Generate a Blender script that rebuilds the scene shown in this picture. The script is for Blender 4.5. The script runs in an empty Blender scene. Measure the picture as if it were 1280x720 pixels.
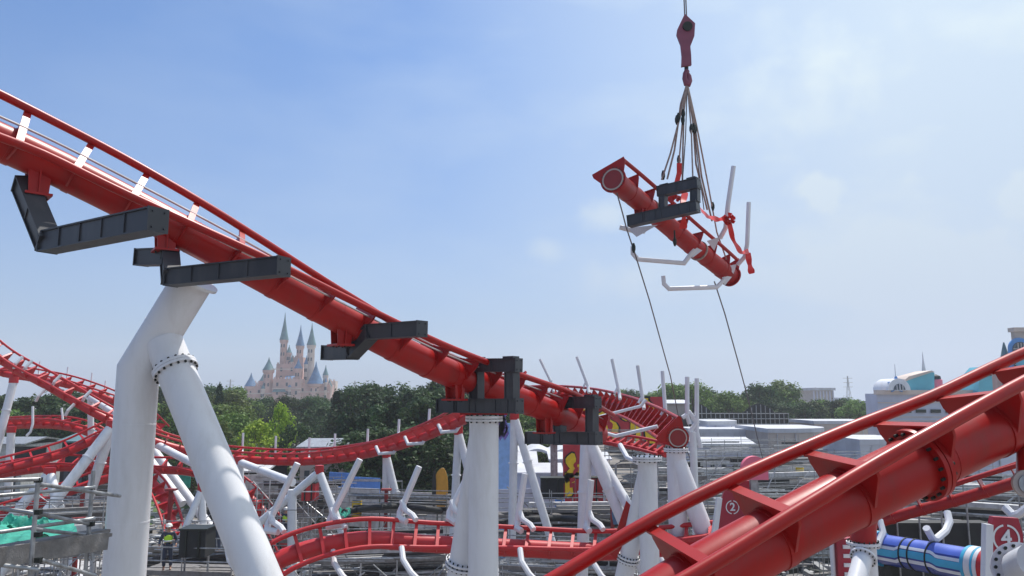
import bpy, bmesh, math, random
from mathutils import Vector, Matrix
random.seed(7)
R = math.radians
sc = bpy.context.scene
C = sc.collection

# ------------------------------------------------------------------ camera, world, sun, exposure
CZ = 12.0; F = 950.0; PITCH = R(8.2)
cam = bpy.data.objects.new('camera', bpy.data.cameras.new('camera')); C.objects.link(cam)
cam.location = (0, 0, CZ); cam.rotation_euler = (R(90) + PITCH, 0, 0)
cam.data.sensor_width = 36; cam.data.lens = 36 * F / 1280; cam.data.clip_start = .1; cam.data.clip_end = 6000
sc.camera = cam
SUN_EL = R(62); SUN_AZ = R(25)            # azimuth clockwise from +Y
w = bpy.data.worlds.new('World'); sc.world = w; w.use_nodes = True
nt = w.node_tree; nt.nodes.clear()
def N(nt, t, **k):
    n = nt.nodes.new(t)
    for a, b in k.items(): setattr(n, a, b)
    return n
def ramp(nt, a, b, ca=(0,0,0,1), cb=(1,1,1,1)):
    n = N(nt, 'ShaderNodeValToRGB'); e = n.color_ramp.elements
    e[0].position = a; e[1].position = b; e[0].color = ca; e[1].color = cb
    return n
sky = N(nt, 'ShaderNodeTexSky', sky_type='NISHITA', sun_disc=False)
sky.sun_elevation = SUN_EL; sky.sun_rotation = SUN_AZ; sky.air_density = 1.0; sky.dust_density = 1.5; sky.ozone_density = 2.5
bg = N(nt, 'ShaderNodeBackground'); out = N(nt, 'ShaderNodeOutputWorld')
tc = N(nt, 'ShaderNodeTexCoord'); mp = N(nt, 'ShaderNodeMapping')
mp.inputs['Scale'].default_value = (1.1, 1.1, 3.0); mp.inputs['Location'].default_value = (3.1, .4, .2)
no = N(nt, 'ShaderNodeTexNoise'); no.inputs['Scale'].default_value = 2.6; no.inputs['Detail'].default_value = 7; no.inputs['Roughness'].default_value = .5
rp = ramp(nt, .46, .74)
sep = N(nt, 'ShaderNodeSeparateXYZ')
hz = N(nt, 'ShaderNodeMapRange'); hz.inputs[1].default_value = 0; hz.inputs[2].default_value = .42; hz.inputs[3].default_value = .74; hz.inputs[4].default_value = .0
rt = N(nt, 'ShaderNodeMapRange'); rt.inputs[1].default_value = -.5; rt.inputs[2].default_value = .6; rt.inputs[3].default_value = .12; rt.inputs[4].default_value = 1
mc = N(nt, 'ShaderNodeMath', operation='MULTIPLY'); mc2 = N(nt, 'ShaderNodeMath', operation='MULTIPLY'); mc2.inputs[1].default_value = .62
hzc = N(nt, 'ShaderNodeMixRGB'); hzc.inputs[2].default_value = (4.1, 4.95, 6.85, 1)
clc = N(nt, 'ShaderNodeMixRGB'); clc.inputs[2].default_value = (7.7, 8.95, 9.8, 1)
tint = N(nt, 'ShaderNodeMixRGB', blend_type='MULTIPLY'); tint.inputs[0].default_value = 1; tint.inputs[2].default_value = (.87, 1.12, 1.40, 1)
L = nt.links.new
L(tc.outputs['Generated'], mp.inputs[0]); L(mp.outputs[0], no.inputs['Vector']); L(no.outputs[0], rp.inputs[0])
L(tc.outputs['Generated'], sep.inputs[0]); L(sep.outputs['Z'], hz.inputs[0]); L(sep.outputs['X'], rt.inputs[0])
L(sky.outputs[0], tint.inputs[1]); L(tint.outputs[0], clc.inputs[1])
L(rp.outputs[0], mc.inputs[0]); L(rt.outputs[0], mc.inputs[1]); L(mc.outputs[0], mc2.inputs[0])
wr = N(nt, 'ShaderNodeMapRange'); wr.inputs[1].default_value = -.12; wr.inputs[2].default_value = .44; wr.inputs[3].default_value = 0; wr.inputs[4].default_value = .80
mx_ = N(nt, 'ShaderNodeMath', operation='ADD', use_clamp=True); L(sep.outputs['X'], wr.inputs[0]); L(wr.outputs[0], mx_.inputs[0]); L(mc2.outputs[0], mx_.inputs[1])
acc = mx_.outputs[0]
pn = N(nt, 'ShaderNodeTexNoise'); pn.inputs['Scale'].default_value = 16; pn.inputs['Detail'].default_value = 6; L(tc.outputs['Generated'], pn.inputs['Vector'])
for (px_, py_, rad_, amt) in ((1022, 238, .036, .8), (1275, 245, .04, .8), (752, 270, .038, .5), (684, 314, .028, .4), (1150, 325, .12, .35), (1010, 105, .10, .3), (1215, 340, .09, .35), (780, 355, .06, .3)):
    u_ = (px_ - 640) / F; v_ = (360 - py_) / F; cpp, spp = math.cos(PITCH), math.sin(PITCH); dv = Vector((u_, cpp - v_ * spp, spp + v_ * cpp)).normalized()
    sb = N(nt, 'ShaderNodeVectorMath', operation='SUBTRACT'); sb.inputs[1].default_value = dv; L(tc.outputs['Generated'], sb.inputs[0])
    sc_ = N(nt, 'ShaderNodeVectorMath', operation='MULTIPLY'); sc_.inputs[1].default_value = (1, 1, 1.35); L(sb.outputs[0], sc_.inputs[0])
    ln = N(nt, 'ShaderNodeVectorMath', operation='LENGTH'); L(sc_.outputs[0], ln.inputs[0])
    # ragged edge: the distance is disturbed by the noise
    dn = N(nt, 'ShaderNodeMath', operation='MULTIPLY_ADD'); dn.inputs[1].default_value = -rad_ * 2.6; L(pn.outputs[0], dn.inputs[0]); L(ln.outputs[1], dn.inputs[2])
    mr = N(nt, 'ShaderNodeMapRange', interpolation_type='SMOOTHSTEP'); mr.inputs[1].default_value = -rad_ * .15; mr.inputs[2].default_value = -rad_ * 1.5; mr.inputs[3].default_value = 0; mr.inputs[4].default_value = amt; L(dn.outputs[0], mr.inputs[0])
    ad = N(nt, 'ShaderNodeMath', operation='ADD', use_clamp=True); L(acc, ad.inputs[0]); L(mr.outputs[0], ad.inputs[1]); acc = ad.outputs[0]
L(acc, clc.inputs[0]); L(clc.outputs[0], hzc.inputs[1]); L(hz.outputs[0], hzc.inputs[0])
L(hzc.outputs[0], bg.inputs[0]); bg.inputs[1].default_value = .10; L(bg.outputs[0], out.inputs[0])
sun = bpy.data.objects.new('sun', bpy.data.lights.new('sun', 'SUN')); C.objects.link(sun)
sun.data.energy = 4.9; sun.data.angle = R(.55); sun.data.color = (1, .955, .89)
sd = Vector((math.sin(SUN_AZ) * math.cos(SUN_EL), math.cos(SUN_AZ) * math.cos(SUN_EL), math.sin(SUN_EL)))
sun.rotation_euler = sd.to_track_quat('Z', 'Y').to_euler(); sun.location = (0, 0, 60)
sc.view_settings.view_transform = 'Standard'; sc.view_settings.look = 'None'
sc.view_settings.exposure = 0.0; sc.view_settings.gamma = 1; sc.view_settings.use_curve_mapping = False
sc.render.engine = 'CYCLES'
sc.cycles.volume_bounces = 1; sc.cycles.max_bounces = 6; sc.cycles.transparent_max_bounces = 8

# ------------------------------------------------------------------ helpers
cp, sp = math.cos(PITCH), math.sin(PITCH)
def P(px, py, d):
    """world point seen at pixel (px,py) of the 1280x720 picture, d metres in front of the camera"""
    u = (px - 640) / F; v = (360 - py) / F
    r = Vector((u, cp - v * sp, sp + v * cp))
    return r * (d / r.y) + Vector((0, 0, CZ))

def mat(name, col, rough=.5, metal=0, var=.12, scale=3.0, bump=0.0, bscale=40, dirt=None, dirt_amt=.5, dscale=1.2, spec=.5, coat=0, alpha=None):
    m = bpy.data.materials.new(name); m.use_nodes = True; t = m.node_tree; b = t.nodes['Principled BSDF']
    tc = N(t, 'ShaderNodeTexCoord')
    n = N(t, 'ShaderNodeTexNoise'); n.inputs['Scale'].default_value = scale; n.inputs['Detail'].default_value = 6
    t.links.new(tc.outputs['Object'], n.inputs['Vector'])
    lo = tuple(c * (1 - var) for c in col) + (1,); hi = tuple(min(1, c * (1 + var)) for c in col) + (1,)
    r = ramp(t, .3, .7, lo, hi); t.links.new(n.outputs[0], r.inputs[0]); o = r.outputs[0]
    if dirt:
        n2 = N(t, 'ShaderNodeTexNoise'); n2.inputs['Scale'].default_value = dscale; n2.inputs['Detail'].default_value = 9; n2.inputs['Roughness'].default_value = .68
        mp = N(t, 'ShaderNodeMapping'); mp.inputs['Scale'].default_value = (1, 1, .22); t.links.new(tc.outputs['Object'], mp.inputs[0]); t.links.new(mp.outputs[0], n2.inputs['Vector'])
        r2 = ramp(t, .5, .72, (0, 0, 0, 1), (dirt_amt,) * 3 + (1,)); t.links.new(n2.outputs[0], r2.inputs[0])
        mx = N(t, 'ShaderNodeMixRGB'); mx.inputs[2].default_value = tuple(dirt) + (1,)
        t.links.new(r2.outputs[0], mx.inputs[0]); t.links.new(o, mx.inputs[1]); o = mx.outputs[0]
    t.links.new(o, b.inputs['Base Color'])
    rr = N(t, 'ShaderNodeMapRange'); rr.inputs[3].default_value = max(.03, rough - .1); rr.inputs[4].default_value = min(1, rough + .12)
    t.links.new(n.outputs[0], rr.inputs[0]); t.links.new(rr.outputs[0], b.inputs['Roughness'])
    b.inputs['Metallic'].default_value = metal; b.inputs['Specular IOR Level'].default_value = spec
    if coat: b.inputs['Coat Weight'].default_value = coat; b.inputs['Coat Roughness'].default_value = .3
    if bump:
        n3 = N(t, 'ShaderNodeTexNoise'); n3.inputs['Scale'].default_value = bscale; n3.inputs['Detail'].default_value = 4
        t.links.new(tc.outputs['Object'], n3.inputs['Vector'])
        bp = N(t, 'ShaderNodeBump'); bp.inputs['Strength'].default_value = bump; bp.inputs['Distance'].default_value = .02
        t.links.new(n3.outputs[0], bp.inputs['Height']); t.links.new(bp.outputs[0], b.inputs['Normal'])
    if alpha is not None: b.inputs['Alpha'].default_value = alpha
    return m
M = {}
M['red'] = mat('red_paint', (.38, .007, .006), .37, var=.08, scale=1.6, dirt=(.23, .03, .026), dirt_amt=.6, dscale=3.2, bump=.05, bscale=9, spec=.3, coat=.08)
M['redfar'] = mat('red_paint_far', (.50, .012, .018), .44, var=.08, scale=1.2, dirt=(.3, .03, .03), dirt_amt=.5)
M['rededge'] = mat('red_primer', (.26, .02, .02), .5, var=.1)
M['white'] = mat('white_paint', (.74, .74, .76), .36, var=.03, scale=1.2, dirt=(.52, .50, .47), dirt_amt=.45, dscale=2.2, bump=.03, bscale=6)
M['whitefar'] = mat('white_paint_far', (.74, .75, .78), .5, var=.05, dirt=(.5, .49, .47), dirt_amt=.5)
M['dark'] = mat('charcoal_paint', (.035, .038, .046), .42, var=.2, scale=2, dirt=(.09, .09, .095), dirt_amt=.6, dscale=2)
M['bolt'] = mat('bolt_steel', (.03, .035, .03), .5, .6)
M['steel'] = mat('galvanised', (.34, .35, .36), .42, .55, var=.3, scale=7, dirt=(.13, .1, .08), dirt_amt=.8, dscale=4)
M['conduit'] = mat('bright_conduit', (.55, .5, .5), .3, .7)
M['board'] = mat('deck_board', (.19, .18, .175), .85, var=.3, scale=6, dirt=(.16, .14, .12), dirt_amt=.9, dscale=3, bump=.3)
M['pale'] = mat('pale_board', (.52, .52, .53), .8, var=.2, scale=4, dirt=(.28, .26, .24), dirt_amt=.8, dscale=2)
M['concrete'] = mat('concrete', (.24, .235, .23), .9, var=.15, scale=2, dirt=(.2, .18, .16), dirt_amt=.8, dscale=.6)
M['black'] = mat('black_sheet', (.018, .019, .02), .7, var=.4, scale=3)
M['teal'] = mat('green_netting', (.03, .30, .22), .8, var=.3, scale=3, bump=.5, bscale=12)
M['blue'] = mat('blue_sheet', (.09, .24, .62), .55, var=.15)
M['cable'] = mat('steel_cable', (.12, .10, .10), .6, .3)
M['rope'] = mat('wire_rope', (.16, .14, .15), .7)
M['sling'] = mat('sling_webbing', (.34, .26, .23), .8, var=.3, scale=9)
M['silk'] = mat('red_silk', (.72, .012, .012), .45, var=.1)
M['maroon'] = mat('maroon_paint', (.22, .05, .09), .5, var=.15)
M['hiviz'] = mat('hiviz_cloth', (.55, .85, .05), .8, var=.1)
M['orange'] = mat('orange_cloth', (.85, .16, .03), .8, var=.1)
M['cloth'] = mat('navy_cloth', (.05, .06, .09), .9, var=.2)
M['skin'] = mat('skin', (.45, .25, .17), .6, var=.06)
M['helmet'] = mat('helmet_shell', (.85, .83, .78), .35, var=.02)
M['yellow'] = mat('yellow_paint', (.80, .52, .02), .55, var=.08)
M['roof'] = mat('pale_roof', (.50, .51, .55), .7, var=.12, scale=.6, dirt=(.34, .33, .33), dirt_amt=.7, dscale=.5)
M['tan'] = mat('tan_wall', (.46, .40, .36), .85, var=.12, scale=.8, dirt=(.3, .26, .23), dirt_amt=.6, dscale=.4)
M['glass'] = mat('dark_glass', (.05, .07, .09), .12, var=.2)
M['lilac'] = mat('lilac_wall', (.50, .52, .62), .75, var=.06, scale=.5, dirt=(.4, .4, .45), dirt_amt=.4, dscale=.4)
M['turq'] = mat('turquoise_wall', (.12, .46, .56), .6, var=.08, scale=.6)
M['royal'] = mat('royal_blue_paint', (.06, .26, .62), .5, var=.08)
M['pinkwall'] = mat('pink_stone', (.54, .35, .31), .85, var=.2, scale=.25, dirt=(.62, .52, .46), dirt_amt=.7, dscale=.18)
M['cream'] = mat('cream_stone', (.60, .50, .44), .85, var=.15, scale=.3)
M['slate'] = mat('blue_slate', (.09, .19, .34), .5, var=.25, scale=.5)
M['copper'] = mat('green_copper', (.10, .20, .22), .5, var=.25, scale=.5)
M['gold'] = mat('gilt', (.55, .38, .12), .35, .6)
M['bark'] = mat('bark', (.11, .08, .055), .9, var=.3, bump=.5)
M['pink'] = mat('pink_board', (.75, .16, .24), .6, var=.05)
M['stonepile'] = mat('sand_pile', (.48, .40, .32), .95, var=.2, scale=1)
def leafmat(name, a, b):
    m = mat(name, a, .55, var=.0); t = m.node_tree; bs = t.nodes['Principled BSDF']
    g = N(t, 'ShaderNodeNewGeometry'); r = ramp(t, 0, 1, tuple(a) + (1,), tuple(b) + (1,))
    oi = N(t, 'ShaderNodeObjectInfo'); hsv = N(t, 'ShaderNodeHueSaturation'); mv = N(t, 'ShaderNodeMapRange'); mv.inputs[3].default_value = .7; mv.inputs[4].default_value = 1.45; mh = N(t, 'ShaderNodeMapRange'); mh.inputs[3].default_value = .47; mh.inputs[4].default_value = .515
    t.links.new(oi.outputs['Random'], mv.inputs[0]); t.links.new(mv.outputs[0], hsv.inputs['Value']); t.links.new(oi.outputs['Random'], mh.inputs[0]); t.links.new(mh.outputs[0], hsv.inputs['Hue'])
    t.links.new(g.outputs['Random Per Island'], r.inputs[0]); t.links.new(r.outputs[0], hsv.inputs['Color']); r = hsv; t.links.new(r.outputs[0], bs.inputs['Base Color'])
    bs.inputs['Roughness'].default_value = .7; bs.inputs['Specular IOR Level'].default_value = .15
    tr_ = N(t, 'ShaderNodeBsdfTranslucent'); t.links.new(r.outputs[0], tr_.inputs[0]); ms = N(t, 'ShaderNodeMixShader'); ms.inputs[0].default_value = .3
    t.links.new(bs.outputs[0], ms.inputs[1]); t.links.new(tr_.outputs[0], ms.inputs[2]); t.links.new(ms.outputs[0], t.nodes['Material Output'].inputs[0])
    return m
M['leafA'] = leafmat('dark_leaves', (.022, .052, .020), (.060, .115, .038))
M['leafB'] = leafmat('mid_leaves', (.050, .10, .022), (.16, .24, .055))
M['leafC'] = leafmat('bright_leaves', (.14, .24, .02), (.34, .46, .05))
M['leafD'] = leafmat('conifer_leaves', (.016, .038, .017), (.045, .085, .034))

ORG = {}
def tag(o, label=None, cat=None, group=None, kind=None):
    if label: o['label'] = label
    if cat: o['category'] = cat
    if group: o['group'] = group
    if kind: o['kind'] = kind
    return o
def thing(name, label, cat, loc=(0, 0, 0), group=None):
    o = bpy.data.objects.new(name, None); C.objects.link(o); o.location = loc; o.empty_display_size = .2
    ORG[o.name] = Vector(loc); return tag(o, label, cat, group)
class MB:
    def __init__(s): s.v = []; s.f = []; s.m = []; s.k = 0
    def add(s, vs, fs):
        n = len(s.v); s.v += [Vector(x) for x in vs]; s.f += [tuple(i + n for i in f) for f in fs]; s.m += [s.k] * len(fs); return s
    def box(s, c, h, ax=None):
        X, Y, Z = ax if ax else (Vector((1, 0, 0)), Vector((0, 1, 0)), Vector((0, 0, 1))); c = Vector(c)
        vs = [c + X * (h[0] * a) + Y * (h[1] * b) + Z * (h[2] * d) for a in (-1, 1) for b in (-1, 1) for d in (-1, 1)]
        return s.add(vs, [(0, 1, 3, 2), (4, 6, 7, 5), (0, 4, 5, 1), (2, 3, 7, 6), (0, 2, 6, 4), (1, 5, 7, 3)])
    def beam(s, a, b, w_, h, up=Vector((0, 0, 1))):
        a = Vector(a); b = Vector(b); T = (b - a); l = T.length; T.normalize(); S = T.cross(up).normalized(); U = S.cross(T)
        return s.box((a + b) / 2, (l / 2, w_ / 2, h / 2), (T, S, U))
    def ibeam(s, a, b, w_, h, up, t=.022, cap0=True, cap1=True):
        a = Vector(a); b = Vector(b); T = (b - a); l = T.length; T.normalize(); S = T.cross(up).normalized(); U = S.cross(T); c = (a + b) / 2
        s.box(c + U * (h / 2 - t / 2), (l / 2, w_ / 2, t / 2), (T, S, U)); s.box(c - U * (h / 2 - t / 2), (l / 2, w_ / 2, t / 2), (T, S, U))
        s.box(c, (l / 2, w_ * .40, h / 2 - t), (T, S, U))
        k = max(1, int(l / .55))
        for i in range(1, k): s.box(a + T * (l * i / k), (.008, w_ * .465, h / 2 - t), (T, S, U))
        for e_, sg_ in ((a, -1), (b, 1)):
            if l > 1.0:
                for x_ in (-.3, .3):
                    for y_ in (-.34, .34): q_ = e_ + T * sg_ * .018 + S * (w_ * x_) + U * (h * y_); s.tube([q_, q_ + T * sg_ * .02], .014, 6)
        if cap0: s.box(a - T * .006, (.012, w_ / 2 + .006, h / 2 + .006), (T, S, U))
        if cap1: s.box(b + T * .006, (.012, w_ / 2 + .006, h / 2 + .006), (T, S, U))
        return s
    def tube(s, pts, r, n=12, caps=True, closed=False):
        pts = [Vector(p) for p in pts]; m = len(pts); rs = r if isinstance(r, (list, tuple)) else [r] * m
        T = []
        for i in range(m):
            a = (pts[i] - pts[i - 1]).normalized() if i else None; b = (pts[i + 1] - pts[i]).normalized() if i < m - 1 else None
            T.append(((a or b) + (b or a)).normalized())
        ref = Vector((0, 0, 1)) if abs(T[0].z) < .9 else Vector((1, 0, 0))
        u = T[0].cross(ref).normalized(); vs = []
        for i in range(m):
            u = (u - T[i] * u.dot(T[i])).normalized(); v = T[i].cross(u); k = 1
            if 0 < i < m - 1:
                cs = max(.6, T[i].dot((pts[i + 1] - pts[i]).normalized())); k = 1 / cs
                bend = ((pts[i + 1] - pts[i]).normalized() - (pts[i] - pts[i - 1]).normalized())
                bd = bend.normalized() if bend.length > 1e-4 else None
            else: bd = None
            for j in range(n):
                a = 2 * math.pi * j / n; off = u * math.cos(a) + v * math.sin(a)
                if bd is not None: off = off + bd * off.dot(bd) * (k - 1)
                vs.append(pts[i] + off * rs[i])
        fs = [(i * n + j, i * n + (j + 1) % n, (i + 1) * n + (j + 1) % n, (i + 1) * n + j) for i in range(m - 1) for j in range(n)]
        if caps: fs += [tuple(range(n - 1, -1, -1)), tuple((m - 1) * n + j for j in range(n))]
        return s.add(vs, fs)
    def disk(s, c, T, r0, r1, th, n=28):
        """ring / disc of thickness th with axis T"""
        T = Vector(T).normalized(); ref = Vector((0, 0, 1)) if abs(T.z) < .9 else Vector((1, 0, 0)); u = T.cross(ref).normalized(); v = T.cross(u); c = Vector(c); vs = []
        for z in (-th / 2, th / 2):
            for r in (r0, r1):
                for j in range(n):
                    a = 2 * math.pi * j / n; vs.append(c + T * z + (u * math.cos(a) + v * math.sin(a)) * r)
        fs = []
        for j in range(n):
            k = (j + 1) % n
            fs += [(j, n + j, n + k, k)[::-1], (2 * n + j, 3 * n + j, 3 * n + k, 2 * n + k), (n + j, n + k, 3 * n + k, 3 * n + j)[::-1]]
            if r0 > 0.001: fs.append((j, k, 2 * n + k, 2 * n + j))
        return s.add(vs, fs)
    def bolts(s, c, T, r, n, br, th, a0=0):
        T = Vector(T).normalized(); ref = Vector((0, 0, 1)) if abs(T.z) < .9 else Vector((1, 0, 0)); u = T.cross(ref).normalized(); v = T.cross(u)
        for j in range(n):
            a = a0 + 2 * math.pi * j / n; q = Vector(c) + (u * math.cos(a) + v * math.sin(a)) * r
            s.tube([q - T * th / 2, q + T * th / 2], br, 6)
        return s
    def lathe(s, c, prof, n=20, a0=0):
        vs = []; c = Vector(c)
        for r, z in prof:
            for j in range(n):
                a = a0 + 2 * math.pi * j / n; vs.append(c + Vector((r * math.cos(a), r * math.sin(a), z)))
        fs = [(i * n + j, i * n + (j + 1) % n, (i + 1) * n + (j + 1) % n, (i + 1) * n + j) for i in range(len(prof) - 1) for j in range(n)]
        fs += [tuple(range(n - 1, -1, -1)), tuple((len(prof) - 1) * n + j for j in range(n))]
        return s.add(vs, fs)
    def prism(s, pts, dirv):
        """extrude polygon (3d points, planar) by vector"""
        n = len(pts); d = Vector(dirv); a = [Vector(p) for p in pts]
        return s.add(a + [p + d for p in a], [tuple(range(n))[::-1], tuple(n + i for i in range(n))] + [(i, (i + 1) % n, n + (i + 1) % n, n + i) for i in range(n)])
    def build(s, name, mats, parent=None, smooth=True, loc=None):
        org = ORG[parent.name] if parent is not None else Vector(loc or (0, 0, 0))
        me = bpy.data.meshes.new(name); me.from_pydata([v - org for v in s.v], [], s.f); me.validate()
        for m in (mats if isinstance(mats, (list, tuple)) else [mats]): me.materials.append(m)
        if len(me.polygons) == len(s.m): me.polygons.foreach_set('material_index', s.m)
        bm = bmesh.new(); bm.from_mesh(me); bmesh.ops.recalc_face_normals(bm, faces=bm.faces)
        if smooth:
            for f in bm.faces: f.smooth = True
            for e in bm.edges:
                if len(e.link_faces) == 2 and e.calc_face_angle(0) > .65: e.smooth = False
                elif len(e.link_faces) != 2: e.smooth = False
        bm.to_mesh(me); bm.free()
        o = bpy.data.objects.new(name, me); C.objects.link(o)
        if parent is not None: o.parent = parent
        else: o.location = org
        ORG[o.name] = org
        return o
def cr(pts, n=16):
    pts = [Vector(p) for p in pts]; pts = [2 * pts[0] - pts[1]] + pts + [2 * pts[-1] - pts[-2]]; out_ = []
    for i in range(1, len(pts) - 2):
        p0, p1, p2, p3 = pts[i - 1:i + 3]; e = (i == len(pts) - 3)
        for k in range(n + (1 if e else 0)):
            t = k / n; out_.append(.5 * ((2 * p1) + (p2 - p0) * t + (2 * p0 - 5 * p1 + 4 * p2 - p3) * t * t + (3 * p1 - p0 - 3 * p2 + p3) * t ** 3))
    return out_
def copy_tree(o, parent=None):
    c = o.copy(); C.objects.link(c); c.parent = parent
    for ch in list(o.children): copy_tree(ch, c)
    return c

# ------------------------------------------------------------------ coaster track
class Track:
    def __init__(s, ctl):
        q = [Vector((*P(a, b, d), R(r))) for a, b, d, r in ctl]
        k = cr(q, 24); s.p = [Vector(x[:3]) for x in k]; s.r = [x[3] for x in k]
        s.s = [0]
        for a, b in zip(s.p, s.p[1:]): s.s.append(s.s[-1] + (b - a).length)
        s.len = s.s[-1]
    def at(s, t):
        t = max(0, min(s.len, t)); i = 0
        lo, hi = 0, len(s.s) - 2
        while lo < hi:
            m = (lo + hi + 1) // 2
            if s.s[m] <= t: lo = m
            else: hi = m - 1
        i = lo; f = (t - s.s[i]) / (s.s[i + 1] - s.s[i])
        p = s.p[i].lerp(s.p[i + 1], f); r = s.r[i] + (s.r[i + 1] - s.r[i]) * f
        def tg(j): return (s.p[min(j + 1, len(s.p) - 1)] - s.p[max(j - 1, 0)]).normalized()
        T = tg(i).lerp(tg(i + 1), f).normalized()
        U0 = Vector((0, 0, 1)); U0 = (U0 - T * T.z).normalized(); L0 = T.cross(U0)
        U = U0 * math.cos(r) + L0 * math.sin(r); return p, T, U, T.cross(U)
    def near_x(s, px, lo=0, hi=1):
        """arclength where the spine is seen at picture column px"""
        best = None
        for i in range(401):
            t = s.len * (lo + (hi - lo) * i / 400); p = s.at(t)[0] - Vector((0, 0, CZ)); z = p.y * cp + p.z * sp; x = 640 + F * p.x / z
            if best is None or abs(x - px) < best[0]: best = (abs(x - px), t)
        return best[1]
def make_track(ctl, label, mred, group=None, tie_px=None, G=1.1, off=.45, rs=.3, rr=.07, sp_=.97, phase=.3, joints=(), nseg=20, end0=False, end1=False, tie_h=.12, step=.35, deep=True):
    tr = Track(ctl); p0 = tr.at(0)[0]
    root = thing('coaster_track', label, 'roller coaster track', p0, group)
    ns = max(6, int(tr.len / step)); st = [tr.at(tr.len * i / ns) for i in range(ns + 1)]
    MB().tube([a[0] for a in st], rs, nseg).build('spine', mred, root)
    if nseg > 12 and rs > .2:
        t = 1.7
        while t < tr.len - .5:
            p, T, U, Lv = tr.at(t); MB().disk(p, T, rs * .97, rs + .005, .022, nseg).build('weld_seam', mred, root); t += 3.05
    for sg in (1, -1):
        MB().tube([a[0] + a[2] * off + a[3] * (sg * G / 2) for a in st], rr, 12 if nseg > 12 else 8).build('rail', mred, root)
    if tie_px:                                   # keep a tie where its end on the far rail is seen
        best = None
        for i in range(900):
            t = tr.len * i / 900; p, T, U, Lv = tr.at(t); q = p + U * off - Lv * (G / 2) - Vector((0, 0, CZ)); z = q.y * cp + q.z * sp
            if z < .5: continue
            e = abs(640 + F * q.x / z - tie_px)
            if best is None or e < best[0]: best = (e, t)
        phase = best[1] % sp_
    t = phase; k = 0; n = 0
    while t < tr.len - .1:
        p, T, U, Lv = tr.at(t); m = MB(); g = G / 2 - rr * .5
        ws = .055 if deep else .05
        m.box(p + U * (off - .055), (ws, g, .014), (T, Lv, U))
        pl = [(-g, off - .07), (g, off - .07), (g * .98, off - .16), (rs * 1.03, -.05), (-rs * 1.03, -.05), (-g * .98, off - .16)]
        m.prism([p + Lv * a + U * b - T * .016 for a, b in pl], T * .032)
        m.disk(p, T, rs * .96, rs + .012, .11, nseg)
        if n < 100: m.build('tie', mred, root)
        t += sp_; n += 1
    for px in joints:
        t = tr.near_x(px) if px > 0 else -px; p, T, U, Lv = tr.at(t)
        m = MB(); m.disk(p - T * .032, T, rs * .98, rs + .085, .05, 40); m.disk(p + T * .032, T, rs * .98, rs + .085, .05, 40)
        j = m.build('joint_flange', mred, root)
        m = MB().bolts(p, T, rs + .045, 20, .017, .20); m.build('bolt_circle', M['bolt'], j)
    for flag, t, sg in ((end0, 0, -1), (end1, tr.len, 1)):
        if not flag: continue
        p, T, U, Lv = tr.at(t); T = T * sg; e = p + T * .03
        m = MB(); m.disk(e, T, 0, rs + .09, .05, 40); fl = m.build('end_flange', mred, root)
        MB().disk(e + T * .035, T, rs * .93, rs * 1.06, .02, 40).build('face_ring', M['tan'], fl)
        MB().disk(e + T * .034, T, 0, rs * .9, .018, 40).build('blank_plate', M['rededge'], fl)
        MB().bolts(e, T, rs + .05, 20, .016, .12).build('bolt_circle', M['bolt'], fl)
        m = MB(); g = G / 2 + rr
        pl = [(-g, off + rr), (g, off + rr), (g, off - rr), (rs * 1.05, -.02), (-rs * 1.05, -.02), (-g, off - rr)]
        m.prism([p + Lv * a + U * b for a, b in pl], T * .03); m.build('end_plate', mred, root)
    return root, tr
def arm(parent, pix, r=.05, m=None):
    """bent white clearance arm: picture columns/rows with distances -> a tube in space"""
    MB().tube([P(*q) for q in pix], r, 8).build('clearance_arm', m or M['white'], parent)
def frame_base(parent, tr, px, drop, mred):
    """red saddle bracket below the spine; returns its foot and the local axes (horizontal)"""
    t = tr.near_x(px); p, T, U, Lv = tr.at(t)
    H = Vector((T.x, T.y, 0)).normalized(); S = H.cross(Vector((0, 0, 1)))          # S points to the right of travel = toward the camera side
    Z = Vector((0, 0, 1)); m = MB(); top = p - Z * .12; bot = p - Z * drop
    for a in (-.14, .14):
        m.prism([top + S * a - H * .17, top + S * a + H * .17, bot + S * a + H * .14, bot + S * a - H * .14], S * .02)
    m.prism([top - H * .012 - S * .24, top - H * .012 + S * .24, bot - H * .012 + S * .2, bot - H * .012 - S * .2], H * .024)
    m.box(bot, (.19, .22, .02), (H, S, Z))
    b = m.build('saddle_bracket', mred, parent)
    MB().bolts(bot - Z * .0, Z, .15, 8, .016, .09).build('bolt_circle', M['bolt'], b)
    return bot - Z * .02, H, S, Z, b

A_ctl = [(-150, 120, 10.2, 62), (-60, 151.5, 11.0, 57), (60, 204.6, 11.96, 47.3), (180, 265, 12.79, 41.9), (300, 329, 13.72, 31.8), (420, 395, 14.92, 21.8), (540, 456.8, 16.44, 11.7), (620, 488, 18.25, 5.8), (700, 519.3, 20.24, -10), (748, 543, 22.6, -14)]

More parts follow.
